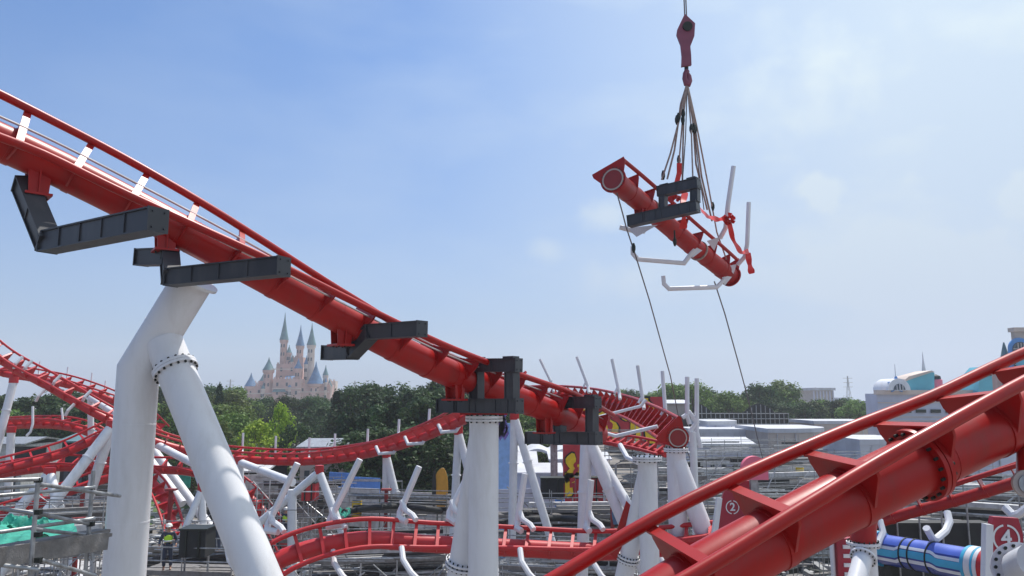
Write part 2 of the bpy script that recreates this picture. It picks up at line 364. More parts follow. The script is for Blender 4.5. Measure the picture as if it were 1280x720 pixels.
trA_root, trA = make_track(A_ctl, 'large red track descending from the upper left across the sky, carrying the charcoal brackets', M['red'], tie_px=37, sp_=.935)
B_ctl = [(680, 850, 6.9, 6), (760, 797, 7.15, 6), (880, 720.7, 7.48, 10), (1000, 654.5, 7.77, 7), (1120, 594, 8.05, 1.3), (1240, 536.6, 8.41, -5.5), (1340, 483.4, 8.81, -7.3), (1440, 435, 9.2, -9)]
trB_root, trB = make_track(B_ctl, 'closest thick red track with bolted joint rising to the right edge', M['red'], tie_px=809, sp_=.98, joints=(1150,), nseg=32)
K_ctl = [(230, 850, 24.3, 80), (280, 773, 25.1, 78), (340, 704.7, 26.4, 66), (440, 676.1, 27.4, 51), (540, 680, 27.9, 38.4), (640, 684.7, 27.9, 29), (760, 689.4, 27.4, 22.3), (880, 679, 26.4, 15), (960, 669, 25.7, 8), (1040, 661, 24.8, 4), (1075, 657, 24.4, 2)]
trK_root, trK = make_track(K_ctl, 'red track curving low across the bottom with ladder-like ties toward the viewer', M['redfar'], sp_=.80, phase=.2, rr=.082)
Q_ctl = [(1035, 672, 25.4, 0), (1120, 646, 24.2, 0), (1200, 624, 23.2, 0), (1270, 603, 22.3, 0), (1350, 578, 21.5, 0)]
trQ_root, trQ = make_track(Q_ctl, 'slim red track with an upright row of ties passing below the closest track at right', M['red'], sp_=.9, nseg=14, rs=.17, off=.44, G=.6)
M_ctl = [(640, 497, 50, 52), (693, 496, 47, 58), (745, 501, 42, 63), (790, 513.5, 36.5, 60), (822, 530, 31, 51), (847, 547, 27, 44)]
trM_root, trM = make_track(M_ctl, 'red curved track whose round flanged open end faces the viewer on a white pylon', M['red'], sp_=.9, phase=.4, end1=True, G=1.0)
N_ctl = [(722, 548, 43, 20), (760, 553, 41, 24), (800, 560, 39, 28), (832, 568, 37.5, 30)]
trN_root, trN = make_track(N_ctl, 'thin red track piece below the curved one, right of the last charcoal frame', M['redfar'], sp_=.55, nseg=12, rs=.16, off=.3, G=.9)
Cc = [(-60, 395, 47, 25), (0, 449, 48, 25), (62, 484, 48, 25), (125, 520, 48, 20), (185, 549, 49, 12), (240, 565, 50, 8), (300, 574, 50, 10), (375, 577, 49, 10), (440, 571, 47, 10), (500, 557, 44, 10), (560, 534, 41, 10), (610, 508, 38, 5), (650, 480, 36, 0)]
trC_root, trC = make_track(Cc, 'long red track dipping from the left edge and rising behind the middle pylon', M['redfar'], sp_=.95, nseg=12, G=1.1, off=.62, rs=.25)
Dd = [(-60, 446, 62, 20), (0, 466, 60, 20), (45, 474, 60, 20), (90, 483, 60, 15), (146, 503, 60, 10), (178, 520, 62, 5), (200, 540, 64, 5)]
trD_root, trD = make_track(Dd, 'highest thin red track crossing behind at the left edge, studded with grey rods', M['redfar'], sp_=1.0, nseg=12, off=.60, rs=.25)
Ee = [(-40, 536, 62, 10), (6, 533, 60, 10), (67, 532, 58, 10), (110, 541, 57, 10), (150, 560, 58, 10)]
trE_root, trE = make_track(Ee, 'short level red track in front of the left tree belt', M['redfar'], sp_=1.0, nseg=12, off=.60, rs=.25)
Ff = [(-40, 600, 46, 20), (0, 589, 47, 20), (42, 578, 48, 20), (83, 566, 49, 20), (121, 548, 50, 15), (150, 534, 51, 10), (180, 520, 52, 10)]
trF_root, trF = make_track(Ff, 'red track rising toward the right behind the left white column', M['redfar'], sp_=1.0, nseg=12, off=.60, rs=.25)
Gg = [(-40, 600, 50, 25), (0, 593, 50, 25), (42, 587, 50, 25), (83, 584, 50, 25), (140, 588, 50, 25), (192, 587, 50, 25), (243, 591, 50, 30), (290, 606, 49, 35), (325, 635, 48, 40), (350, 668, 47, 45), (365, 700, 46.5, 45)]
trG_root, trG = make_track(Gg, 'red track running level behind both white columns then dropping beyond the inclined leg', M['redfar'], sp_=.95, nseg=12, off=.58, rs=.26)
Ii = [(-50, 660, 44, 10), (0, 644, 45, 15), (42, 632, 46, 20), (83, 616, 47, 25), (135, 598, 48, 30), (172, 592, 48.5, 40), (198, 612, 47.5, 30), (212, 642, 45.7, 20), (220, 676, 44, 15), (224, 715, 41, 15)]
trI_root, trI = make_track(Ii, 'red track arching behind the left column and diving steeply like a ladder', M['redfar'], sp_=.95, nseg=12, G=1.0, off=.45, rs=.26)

st_ = [trA.at(trA.len * i / 90) for i in range(91)]
for u_, l_, r_ in ((.40, -.04, .021), (.31, .34, .018)):
    MB().tube([a[0] + a[2] * u_ + a[3] * l_ for a in st_], r_, 8).build('conduit', M['conduit'], trA_root)
# ------------------------------------------------------------------ charcoal brackets bolted below the big track
Z = Vector((0, 0, 1))
def zframe(px, drop, pts, wd, ht, label):
    foot, H, S, Zv, b = frame_base(trA_root, trA, px, drop, M['red'])
    q = [P(*p) for p in pts]; m = MB()
    for i in range(len(q) - 1):
        a, c = q[i], q[i + 1]; d = (c - a).normalized(); up = H.cross(d); up = up if up.z > 0 else -up
        if abs(d.z) > .8: up = H.cross(d)
        m.ibeam(a, c, wd - .004 * i, ht - .004 * i, up.normalized(), cap0=True, cap1=True)
    o = m.build('outrigger_beam', M['dark'], trA_root, smooth=False); return o
zframe(50, .60, [(30, 230, 11.9), (60, 303, 11.55), (197, 275, 10.0)], .30, .33, '')
zframe(207, .48, [(177, 322, 13.5), (212, 321, 13.0), (214, 347, 12.6), (354, 333, 11.4)], .28, .30, '')
zframe(428, .52, [(409, 441, 16.0), (440, 440, 15.3), (464, 415, 14.9), (527, 411, 14.0)], .28, .30, '')
def boxframe(parent, foot_px, drop, lo, hi, posts, wd, ht, tr, mred):
    foot, H, S, Zv, b = frame_base(parent, tr, foot_px, drop, mred)
    a, c = P(*lo[0]), P(*lo[1]); m = MB(); d = (c - a).normalized()
    m.ibeam(a, c, wd, ht, Z)
    for f in (.22, .42, .9): m.beam(a.lerp(c, f) - Z * (ht / 2 - .02), a.lerp(c, f) + Z * (ht / 2 - .02), wd * .96, .02, d)
    o = m.build('outrigger_beam', M['dark'], parent, smooth=False)
    e, g = P(*hi[0]), P(*hi[1]); m = MB(); m.ibeam(e, g, wd * .92, ht * .92, Z)
    m.box(g + Z * (ht * .46 + .03) - d * .2, (.14, .12, .022), (d, d.cross(Z), Z)); m.box(e + Z * (ht * .46 + .02) + d * .2, (.14, .12, .012), (d, d.cross(Z), Z))
    m.build('top_beam', M['dark'], parent, smooth=False)
    for f in posts:
        t_ = f; base = P(*t_[0]); top = P(*t_[1]); MB().ibeam(base, top, wd * .85, t_[2], d, t=.02).build('frame_post', M['dark'], parent, smooth=False)
boxframe(trA_root, 568, .54, [(551, 507, 17.9), (649, 507.5, 16.6)], [(588, 456.5, 17.35), (648, 456.5, 16.6)],
         [((596, 498, 17.3), (596, 465, 17.3), .24), ((640, 498, 16.72), (640, 465, 16.72), .24)], .30, .32, trA, M['red'])
boxframe(trA_root, 680, .60, [(661, 547, 20.9), (748, 548, 19.3)], [(693, 503, 20.3), (747, 503, 19.3)],
         [((700, 540, 20.2), (700, 510, 20.2), .24), ((740, 540, 19.45), (740, 510, 19.45), .24)], .30, .32, trA, M['red'])

# ------------------------------------------------------------------ white pylons
def flange(m, c, T, r, th=.05, n=36): m.disk(c, T, r * .9, r + .07, th, n); return m
def leg(parent, a, b, r0, r1=None, name='leg', n=32, m=None):
    r1 = r1 or r0; a = Vector(a); b = Vector(b)
    return MB().tube([a, a.lerp(b, .33), a.lerp(b, .66), b], [r0, r0 + (r1 - r0) * .33, r0 + (r1 - r0) * .66, r1], n).build(name, m or M['white'], parent)
def ground(p): return Vector((p.x, p.y, 0))
# pylon 1: bent column with a raked leg
base = ground(P(171, 480, 13.5)); py1 = thing('support_pylon', 'tall white bent column with a raked leg under the big track at left', 'support pylon', base)
top = P(232, 366, 13.3); bend = P(173, 462, 13.5)
MB().tube([top + (top - bend).normalized() * .25, top, top.lerp(bend, .5), bend, Vector((bend.x, bend.y, bend.z - 3)), ground(bend)], .345, 40).build('column', M['white'], py1)
MB().disk(bend - Z * .95, Z, .343, .348, .02, 40).build('weld_seam', M['white'], py1)
MB().disk(bend - Z * 2.6, Z, .343, .349, .025, 40).build('weld_seam', M['white'], py1); MB().disk(top.lerp(bend, .45), top - bend, .343, .349, .025, 40).build('weld_seam', M['white'], py1)
a = P(205, 428, 13.35); f_ = P(219, 462, 13.25); e = P(316, 700, 12.3); dd = (e - f_).normalized(); e2 = e + dd * ((e.z) / -dd.z)
rl = MB().tube([a, f_, f_.lerp(e2, .3), e2], .315, 40).build('raked_leg', M['white'], py1)
m = MB(); m.disk(f_ - dd * .028, dd, .30, .375, .05, 40); m.disk(f_ + dd * .028, dd, .30, .375, .05, 40); fl = m.build('leg_flange', M['white'], rl)
[MB().bolts(f_, dd, .348, 1, .021, .17, 2 * math.pi * k / 18).build('bolt', M['bolt'], fl) for k in range(18)]
m = MB(); m.disk(top + (top - bend).normalized() * .27, (top - bend), 0, .44, .05, 40); m.build('top_plate', M['white'], py1)
def pylon(label, topc, r, leg_to, d2, flange_y=None, legr=None, top_r=None, group=None, sleeve=True):
    tc_ = P(*topc); rt_ = thing('support_pylon', label, 'support pylon', ground(tc_), group)
    leg(rt_, tc_, ground(tc_), r, name='column')
    q = P(*leg_to); st_ = tc_ - Z * .35; d = (q - st_).normalized(); foot = st_ + d * (st_.z / -d.z)
    lg = leg(rt_, st_, foot, (legr or r) * .97, name='raked_leg')
    m = MB(); m.disk(tc_ + Z * .03, Z, 0, (top_r or r + .1), .06, 40); m.disk(tc_ - Z * .04, Z, r * .9, (top_r or r + .1), .05, 40); tp = m.build('top_plate', M['white'], rt_)
    MB().bolts(tc_, Z, (top_r or r + .1) - .04, 16, .024, .2).build('bolt_circle', M['bolt'], tp)
    if flange_y:
        k = (st_.z - P(leg_to[0], flange_y, leg_to[2]).z) / -d.z; c = st_ + d * k
        m = MB(); m.disk(c - d * .05, d, r * .9, r + .075, .05, 36); m.disk(c + d * .05, d, r * .9, r + .075, .05, 36); ff = m.build('leg_flange', M['white'], lg)
        MB().bolts(c, d, r + .035, 20, .02, .22).build('bolt_circle', M['bolt'], ff)
    return rt_
py2 = pylon('white twin-leg pylon under the rectangular charcoal frame in the middle', (605, 523, 18.1), .345, (577, 715, 18.9), None, flange_y=703, top_r=.44)
m = MB(); c2 = P(605, 523, 18.1) + Z * .07; m.box(c2 + Z * .05, (.55, .3, .03)); m.build('red_shoe', M['red'], py2)
py3 = pylon('white flared pylon with an empty top plate waiting for the lifted track', (809, 573, 22.6), .275, (782, 712, 23.4), None, flange_y=696, top_r=.43)
m = MB(); q = P(812, 573, 22.6); m.prism([P(797, 640, 23.1), P(783, 626, 23.2), P(762, 692, 23.2), P(770, 700, 23.2)], (0, .05, 0)); m.build('red_gusset', M['red'], py3)
py4 = pylon('white pylon with a leg raked right, carrying the round flanged open track end', (845, 562, 27.3), .33, (880, 664, 26.8), None)
# supports further back
def vpylon(label, apex, col_bot, leg_bot, r, group='white supports of the tracks further back', cap=True, m_=None):
    ap = P(*apex); rt_ = thing('support_pylon', label, 'support pylon', ground(ap), group)
    m_ = m_ or M['whitefar']
    for b in (col_bot, leg_bot):
        if b is None: continue
        q = P(*b); d = (q - ap).normalized(); foot = ap + d * (ap.z / -d.z) if d.z < -.62 else q
        leg(rt_, ap, foot, r, name='leg', n=14, m=m_); c = ap + d * 2.2
        MB().disk(c, d, r * .9, r + .05, .06, 18).build('collar', m_, rt_)
    if cap: MB().tube([ap - Z * .1, ap + Z * .35], r * 1.15, 12).build('cap', M['redfar'], rt_)
    return rt_
vpylon('white two-legged support seen through the right charcoal frame', (733, 545, 31), (731, 606, 31), (772, 635, 30.5), .24)
vpylon('white bent pipe support slanting down to the right charcoal frame', (709, 505, 33), None, (733, 545, 32), .2)
vpylon('narrow white support just right of the middle pylon', (643, 522, 38), (641, 620, 38), (673, 622, 37.5), .20)
vpylon('white support of the valley track standing in front of the blue hoarding', (483, 570, 46), (482, 640, 46), (500, 640, 45.5), .22)
vpylon('white support under the rising track left of the middle pylon', (573, 541, 41), (568, 640, 41), (586, 590, 40.5), .21)
vpylon('white crutch-shaped support in the centre of the valley', (399, 590, 42), (366, 618, 42), (418, 640, 41.5), .21)
vpylon('white post under the left end of the crutch-shaped support', (365, 612, 42), (365, 640, 42), None, .24, cap=False)
vpylon('white leaning support at the left edge holding the highest track', (17, 477, 58), (-4, 560, 57), None, .28)
vpylon('short white support under the level track at the left edge', (14, 539, 57), (13, 560, 57), None, .27)
vpylon('white goal-post support whose arm slopes to the left column', (113, 497, 53), (114, 560, 53), (148, 520, 51), .2, cap=False)
vpylon('long white leg slanting down left from the crossing of tracks', (140, 533, 47), (47, 655, 44), (100, 655, 47), .30)
vpylon('white leg slanting below the level track left of the column', (62, 592, 46), (20, 640, 45), (75, 640, 45), .28)
vpylon('white pipe slanting down right between the two big white legs', (180, 566, 54), (228, 630, 52), None, .3)
vpylon('second white pipe just right of the slanting one between the big white legs', (190, 560, 56), (246, 636, 54), None, .3)
vpylon('thin white pipe above the diving ladder-like track', (150, 532, 52), None, (262, 590, 46), .24)
vpylon('white tripod-like support between the two big white legs', (252, 612, 41), (254, 655, 41), (234, 655, 40.5), .18)
vpylon('white pipe behind the tripod-like support', (236, 560, 45), None, (254, 612, 41.5), .19, cap=False)
vpylon('white beam support right of the big raked leg', (300, 578, 46), (300, 640, 46), (366, 603, 42.6), .22)
vpylon('grey-white support beside the yellow and red panel', (803, 512, 60), None, (812, 600, 60), .15)

# clearance arms on the low track (tall rods) and under it
for t_, b_, k_, d_ in [((372, 579), (335, 655), (348, 665), 26.5), ((450, 574), (412, 650), (428, 655), 27), ((524, 583), (500, 640), (508, 652), 27.3), ((587, 590), (562, 640), (570, 654), 27.5), ((656, 592), (647, 652), (652, 664), 27.5), ((739, 600), (734, 652), (737, 664), 27.3)]:
    arm(trK_root, [(t_[0], t_[1], d_ + .8), (b_[0], b_[1], d_ + .8), (b_[0] - 1, b_[1] + 8, d_ + .6), (k_[0], k_[1], d_ + .4)], .115)
    arm(trK_root, [(b_[0] + 2, b_[1] - 14, d_ + .8), (b_[0] + 6, b_[1] - 3, d_ + .6), (b_[0] + 16, b_[1] + 4, d_ + .4), (b_[0] + 20, b_[1] + 10, d_ + .2)], .10)
for x, y in [(418, 694), (504, 690), (652, 692), (742, 694)]:
    arm(trK_root, [(x - 2, y - 6, 27), (x, y + 10, 26.6), (x + 10, y + 26, 26.2), (x + 24, y + 40, 26)], .10)
arm(trK_root, [(283, 678, 26), (287, 700, 25.6), (298, 716, 25.4)], .1); arm(trK_root, [(292, 640, 27), (284, 655, 26.6), (292, 675, 26.2), (312, 690, 26)], .1)
arm(trQ_root, [(1184, 640, 22.4), (1187, 652, 22.2), (1182, 664, 22), (1170, 674, 21.6), (1166, 674, 21.6), (1158, 660, 21.4)], .10)
arm(trQ_root, [(1256, 634, 19), (1267, 645, 18.8), (1275, 642, 18.6), (1290, 630, 18.4)], .10)
arm(trQ_root, [(1100, 650, 23), (1104, 665, 22.8), (1096, 684, 22.5)], .09)
# rods on the curved track behind
for a_, b_, d_ in [((675, 449), (691, 482), 41), ((721, 446), (735, 483), 38), ((765, 449), (774, 491), 34.5), ((797, 457), (804, 503), 31.5), ((828, 464), (832, 518), 29.5)]:
    arm(trM_root, [(a_[0], a_[1], d_ + .5), (b_[0], b_[1], d_ + .3), (b_[0] + 1, b_[1] + 8, d_)], .075, M['whitefar'])
    arm(trM_root, [(b_[0] - 6, b_[1] + 1, d_ + .3), (b_[0] - 3, b_[1] - 5, d_ + .3), (b_[0] - 1, b_[1] - 6, d_ + .3)], .05, M['whitefar'])
arm(trM_root, [(742, 528, 30), (752, 540, 29.5), (770, 545, 29.2), (822, 533, 28.4)], .07, M['whitefar']); arm(trM_root, [(745, 522, 31), (800, 508, 30.4), (808, 500, 30.4)], .06, M['whitefar'])
arm(trM_root, [(775, 556, 25), (784, 572, 24.4), (797, 578, 23.8)], .08)
# rods and hooks on the valley track
for x, y0, y1 in [(303, 541, 563), (344, 545, 567), (386, 547, 571), (418, 542, 563), (459, 536, 556), (498, 524, 541), (536, 511, 528)]:
    t = trC.near_x(x); p = trC.at(t)[0]; d_ = p.y
    arm(trC_root, [(x + 1, y0, d_ + 1.0), (x, y1, d_ + .9), (x, y1 + 4, d_ + .5)], .075, M['whitefar'])
for x, y in [(484, 566), (520, 554), (562, 539)]:
    d_ = trC.at(trC.near_x(x))[0].y
    arm(trC_root, [(x - 14, y - 8, d_ - .3), (x - 10, y + 1, d_ - .7), (x + 8, y, d_ - .7), (x + 14, y - 9, d_ - .3)], .09, M['whitefar'])
for x, y in [(22, 448), (34, 453), (50, 489), (70, 471), (87, 507), (108, 490)]:
    d_ = trC.at(trC.near_x(x))[0].y
    arm(trC_root, [(x + 6, y - 2, d_ - .3), (x - 2, y + 6, d_ - .6), (x - 5, y + 12, d_ - .4)], .10, M['whitefar'])
for x, y0, y1 in [(50, 452, 466), (85, 459, 473), (115, 466, 484), (132, 476, 490), (147, 472, 494)]:
    arm(trD_root, [(x, y0, 60.5), (x - 1.5, y1, 60.4), (x - 1, y1 + 4, 60.2)], .055, M['whitefar'])
arm(trE_root, [(41, 508, 57.6), (41, 530, 57.4), (38, 540, 57.2), (33, 545, 57)], .09, M['whitefar']); arm(trE_root, [(77, 510, 57.6), (79, 530, 57.4)], .08, M['whitefar'])

# ------------------------------------------------------------------ lifted track segment, hook block, slings, ribbon
L_ctl = [(767, 225, 23, -22), (800, 252, 24.8, -10), (860, 303, 27.3, -4), (913, 345, 29.6, -26)]
trL_root, trL = make_track(L_ctl, 'short red track segment with round end flanges hanging in mid-air from the crane', M['red'], sp_=1.15, phase=1.2, G=1.02, off=.47, end0=True, end1=True, rs=.335, nseg=28)
boxframe(trL_root, 800, .56, [(787, 277, 23.9), (872, 258, 22.6)], [(824, 240, 23.4), (873, 229, 22.6)],
         [((829, 262, 23.3), (829, 244, 23.3), .20), ((869, 252, 22.7), (869, 234, 22.7), .24)], .32, .36, trL, M['red'])
for q in ([(917, 208, 26.6), (910, 256, 26.6), (907, 285, 26.8), (900, 298, 27)], [(868, 312, 27.2), (855, 329, 27.2), (797, 324, 26.6), (791, 317, 26.6), (791, 308, 26.6)],
          [(936, 253, 28.6), (934, 305, 28.6), (931, 321, 28.8), (922, 331, 29)], [(905, 350, 29), (896, 359, 28.8), (836, 361, 28.2), (830, 355, 28.2), (829, 345, 28.2)], [(775, 284, 25), (790, 288, 24.9), (806, 289, 24.7)]):
    arm(trL_root, q, .085)
for pts in ([(900, 296, 27), (893, 313, 27.2), (884, 301, 27.2)], [(862, 305, 27.2), (866, 322, 27.2), (878, 313, 27.2)], [(921, 330, 29), (917, 342, 29), (908, 333, 29)], [(902, 344, 29), (906, 357, 29), (915, 346, 29)], [(784, 285, 24.8), (796, 296, 24.6), (822, 281, 24.4)]):
    MB().prism([P(*p) for p in pts], (0, .04, 0)).build('gusset_plate', M['white'], trL_root)
t = trL.near_x(812); p, T, U, Lv = trL.at(t); MB().disk(p, T, .33, .375, .09, 28).build('lifting_strap', M['sling'], trL_root)
t = trL.near_x(873); p, T, U, Lv = trL.at(t); MB().disk(p, T, .33, .385, .07, 28).build('lifting_strap', M['sling'], trL_root)

hk = thing('crane_hook_block', 'maroon crane hook block on a steel rope at the top of the picture', 'hook block', P(858, 104, 24))
bp_ = [(856, 17), (869, 29), (868, 45), (863, 58), (864, 68), (864.5, 81), (852, 83), (852.5, 70), (851, 56), (846, 43), (847, 36)]
m = MB(); m.prism([P(a, b, 23.85) for a, b in bp_], (0, .10, 0)); m.prism([P(a, b, 24.15) for a, b in bp_], (0, .08, 0)); m.build('cheek_plate', M['maroon'], hk)
m = MB(); m.prism([P(a + (858 - a) * .18, b + (48 - b) * .1, 23.96) for a, b in bp_], (0, .18, 0)); m.build('sheave_housing', M['rededge'], hk)
MB().disk(P(858, 36, 24.0), (0, 1, 0), 0, .16, .42, 24).build('sheave_pin', M['bolt'], hk)
MB().tube([P(858, 83, 24), P(858, 92, 24)], .07, 12).build('swivel', M['bolt'], hk)
MB().tube([P(*q, 24) for q in [(859, 88), (856.5, 92), (856, 98), (858, 104), (860.5, 104.5), (862, 101), (861.5, 95), (859.5, 91)]], [.09, .08, .085, .10, .10, .09, .07, .05], 10).build('hook', M['maroon'], hk)
cr_ = thing('crane_rope', 'dark steel hoisting rope running up out of the picture', 'rope', P(857, 18, 24)); 
m = MB(); a = P(857, 20, 24)
for k in (-.03, .03): m.tube([a + Vector((k, 0, 0)), a + Vector((k - .05, 0, 14))], .022, 8)
m.build('wire', M['rope'], cr_)
def line(name, label, cat, pts, r, mm, group=None, ends=()):
    o = thing(name, label, cat, P(*pts[-1]), group); MB().tube([P(*q) for q in pts], r, 8).build('strand', mm, o)
    for e in ends:
        c = P(*e); MB().tube([c + Z * .16, c + Z * .05, c - Z * .05, c - Z * .16], [.03, .065, .065, .03], 10).build('shackle', M['bolt'], o)
    return o
hook = (859, 104, 24)
line('lifting_sling', 'leftmost steel sling running from the hook down to the outer rail', 'sling', [hook, (850, 146, 24), (838, 192, 24.3), (827, 225, 24.6)], .03, M['sling'], ends=[(848, 147, 24), (829, 219, 24.6)])
line('lifting_sling', 'steel sling hanging straight to the red strap left of centre', 'sling', [hook, (854, 140, 24), (849, 200, 24.6), (849, 212, 24.7)], .026, M['sling'], ends=[(854, 142, 24), (848.5, 200, 24.7)])
line('lifting_sling', 'thin steel sling in the centre ending on the top beam', 'sling', [hook, (857, 170, 24), (853, 228, 24)], .018, M['cable'])
line('lifting_sling', 'steel sling right of the centre ending on the top beam', 'sling', [hook, (864, 160, 24), (866, 221, 23.2)], .026, M['sling'], ends=[(864, 161, 24)])
line('lifting_sling', 'dark sling running from the right shackle down behind the frame', 'sling', [hook, (869, 160, 24.2), (877, 221, 25.4), (890, 276, 27)], .034, M['sling'], ends=[(869, 161, 24.2)])
line('lifting_sling', 'rightmost sling ending near the far end of the segment', 'sling', [hook, (871, 158, 24.4), (884, 225, 26), (896, 290, 28), (910, 330, 29.2)], .028, M['sling'], ends=[(891, 258, 27), (910, 331, 29.2)])
line('lifting_sling', 'pale thin sling second from the right', 'sling', [hook, (867, 158, 24.2), (872, 200, 24.6), (880, 262, 26.4)], .018, M['cable'])
line('lifting_sling', 'pale sling beside the leftmost one, ending at the left shackle', 'sling', [hook, (851, 130, 24.1), (843, 188, 24.3), (834, 224, 24.4)], .032, M['sling'], ends=[(846, 150, 24.1)])
line('lifting_sling', 'pale doubled sling just left of the centre', 'sling', [hook, (855, 138, 24), (853.5, 190, 24.3), (853, 226, 24.2)], .03, M['sling'], ends=[(853.5, 150, 24)])
line('lifting_sling', 'pale sling right of the centre passing behind the top beam', 'sling', [hook, (866, 150, 24.1), (870, 205, 24.8), (884, 262, 26.6)], .032, M['sling'], ends=[(867, 160, 24.1)])
line('lifting_sling', 'short dark tail with hook dangling below the segment', 'sling', [(843, 288, 25.6), (843.5, 300, 25.6), (843, 306, 25.6)], .03, M['bolt'], ends=[(843.5, 302, 25.6)])
MB_ = thing('lifting_sling', 'short bright red strap looped above the charcoal frame', 'sling', P(848, 228, 24.6))
m = MB(); q = [P(849, 204, 24.5), P(849, 216, 24.5), P(846, 228, 24.4)]
for a, b in zip(q, q[1:]): m.beam(a, b, .16, .05, Vector((0, 1, 0)))
m.build('strap', M['silk'], MB_)
line('tag_line', 'long tag line hanging from the left end of the lifted segment', 'rope', [(771, 241, 23), (777, 262, 23.2), (783, 285, 23.6), (794, 318, 24.4), (812, 376, 26), (838, 470, 30), (853, 545, 36), (868, 590, 42)], .022, M['rope'], 'tag lines of the lifted segment', ends=[(792, 310, 24)])
line('tag_line', 'tag line hanging from the far end of the lifted segment', 'rope', [(893, 352, 29), (906, 392, 30), (922, 450, 33), (935, 498, 37), (950, 560, 46), (958, 590, 50)], .026, M['rope'], 'tag lines of the lifted segment')
rb = thing('ribbon', 'bright red ceremonial silk ribbon with a flower knot tied to the lifted segment', 'ribbon', P(911, 274, 26.4))
def strip(pts, wd, name='streamer'):
    ps = cr([P(*q) for q in pts], 10); m = MB(); vs = []; rnd = random.Random(len(pts))
    for i, p in enumerate(ps):
        a = ps[min(i + 1, len(ps) - 1)] - ps[max(i - 1, 0)]; n = a.cross(Vector((0, 1, 0))).normalized(); k = wd * (.85 + .2 * math.sin(i * .5))
        y = Vector((0, .05 * math.sin(i * .6), 0)); vs += [p + n * k / 2 + y, p - n * k / 2 - y, p - n * k / 2 - y + Vector((0, .012, 0)), p + n * k / 2 + y + Vector((0, .012, 0))]
    for i in range(len(ps) - 1):
        o_ = i * 4; m.add([], []) 
    fs = []
    for i in range(len(ps) - 1):
        for j in range(4): fs.append((i * 4 + j, i * 4 + (j + 1) % 4, i * 4 + 4 + (j + 1) % 4, i * 4 + 4 + j))
    m.add(vs, fs); m.build(name, M['silk'], rb)
m = MB(); c = P(911, 274, 26.3); rnd = random.Random(3)
for i in range(46):
    d = Vector((rnd.gauss(0, 1), rnd.gauss(0, 1), rnd.gauss(0, 1))).normalized(); s_ = d.cross(Vector((rnd.random(), rnd.random(), rnd.random()))).normalized(); u_ = d.cross(s_)
    a = c + d * .07; b = c + d * rnd.uniform(.17, .23); m.add([a - s_ * .03, a + s_ * .03, b + s_ * .07 + u_ * .04, b + u_ * .07, b - s_ * .07 + u_ * .02, b - u_ * .02], [(0, 1, 2, 3), (0, 3, 4), (0, 4, 5), (1, 5, 2)])
m.build('flower_knot', M['silk'], rb)
strip([(876, 262, 22.9), (886, 271, 24.5), (898, 274, 25.8), (908, 273, 26.3)], .20); strip([(912, 280, 26.3), (917, 300, 26.7), (927, 315, 27.6), (936, 314, 28.5)], .20); strip([(935, 316, 28.5), (937, 330, 28.5), (940, 342, 28.5)], .24)
strip([(857, 240, 24), (853, 256, 23.5), (855, 268, 23.3), (854, 286, 23.5)], .22); strip([(836, 250, 24), (845, 246, 23.9), (850, 250, 23.9)], .2)

# ------------------------------------------------------------------ ground
gm = mat('site_ground', (.20, .18, .16), .95, var=.3, scale=.15, dirt=(.15, .14, .13), dirt_amt=.8, dscale=.08, bump=.5, bscale=2)
tag(MB().add([(-1500, -200, 0), (1500, -200, 0), (1500, 2600, 0), (-1500, 2600, 0)], [(0, 1, 2, 3)]).build('ground', gm), kind='structure')
lawn = mat('lawn', (.07, .12, .03), .95, var=.35, scale=.3)
tag(MB().add([(-70, 62, .02), (-33, 62, .02), (-38, 110, .02), (-90, 110, .02)], [(0, 1, 2, 3)]).build('lawn', lawn), kind='structure')
cm = mat('yard_concrete', (.17, .165, .16), .95, var=.25, scale=.4, dirt=(.2, .18, .16), dirt_amt=.8, dscale=.3)
tag(MB().add([(-12, 30, .012), (60, 30, .012), (70, 100, .012), (-14, 100, .012)], [(0, 1, 2, 3)]).build('yard', cm), kind='structure')

# ------------------------------------------------------------------ trees
def crown_mesh(name, H, W, seed, n_cl, per, leaf, conifer, mm, base=.22):
    rnd = random.Random(seed); m = MB(); cl = []
    for i in range(n_cl):
        h = rnd.random() ** .8
        if conifer: rr_ = (1 - h) * .85 + .12
        else: rr_ = math.sqrt(max(.05, 1 - (2 * h - .85) ** 2 * .75))
        a = rnd.uniform(0, 6.283); q = rnd.uniform(.35, 1) ** .6 * rr_ * W / 2 * (.85 + .25 * math.sin(a * 3 + seed))
        cl.append((Vector((q * math.cos(a), q * math.sin(a), H * (base + (1 - base) * h) - (.02 * H))), (.55 if conifer else .8) * rnd.uniform(.6, 1.25) * W / 7))
    for c, r in cl:
        for k in range(per):
            d = Vector((rnd.gauss(0, 1), rnd.gauss(0, 1), rnd.gauss(0, .75))); d.normalize(); p = c + d * r * rnd.uniform(.55, 1.05)
            nrm = (d + Vector((rnd.gauss(0, .5), rnd.gauss(0, .5), rnd.gauss(.4, .5)))).normalized(); t1 = nrm.cross(Vector((rnd.gauss(0, 1), rnd.gauss(0, 1), rnd.gauss(0, 1)))).normalized(); t2 = nrm.cross(t1); s_ = leaf * rnd.uniform(.6, 1.3)
            m.add([p - t1 * s_, p + t2 * s_ * .6, p + t1 * s_, p - t2 * s_ * .6], [(0, 1, 2, 3)])
    me = bpy.data.meshes.new(name); me.from_pydata(m.v, [], m.f); me.materials.append(mm); return me, cl
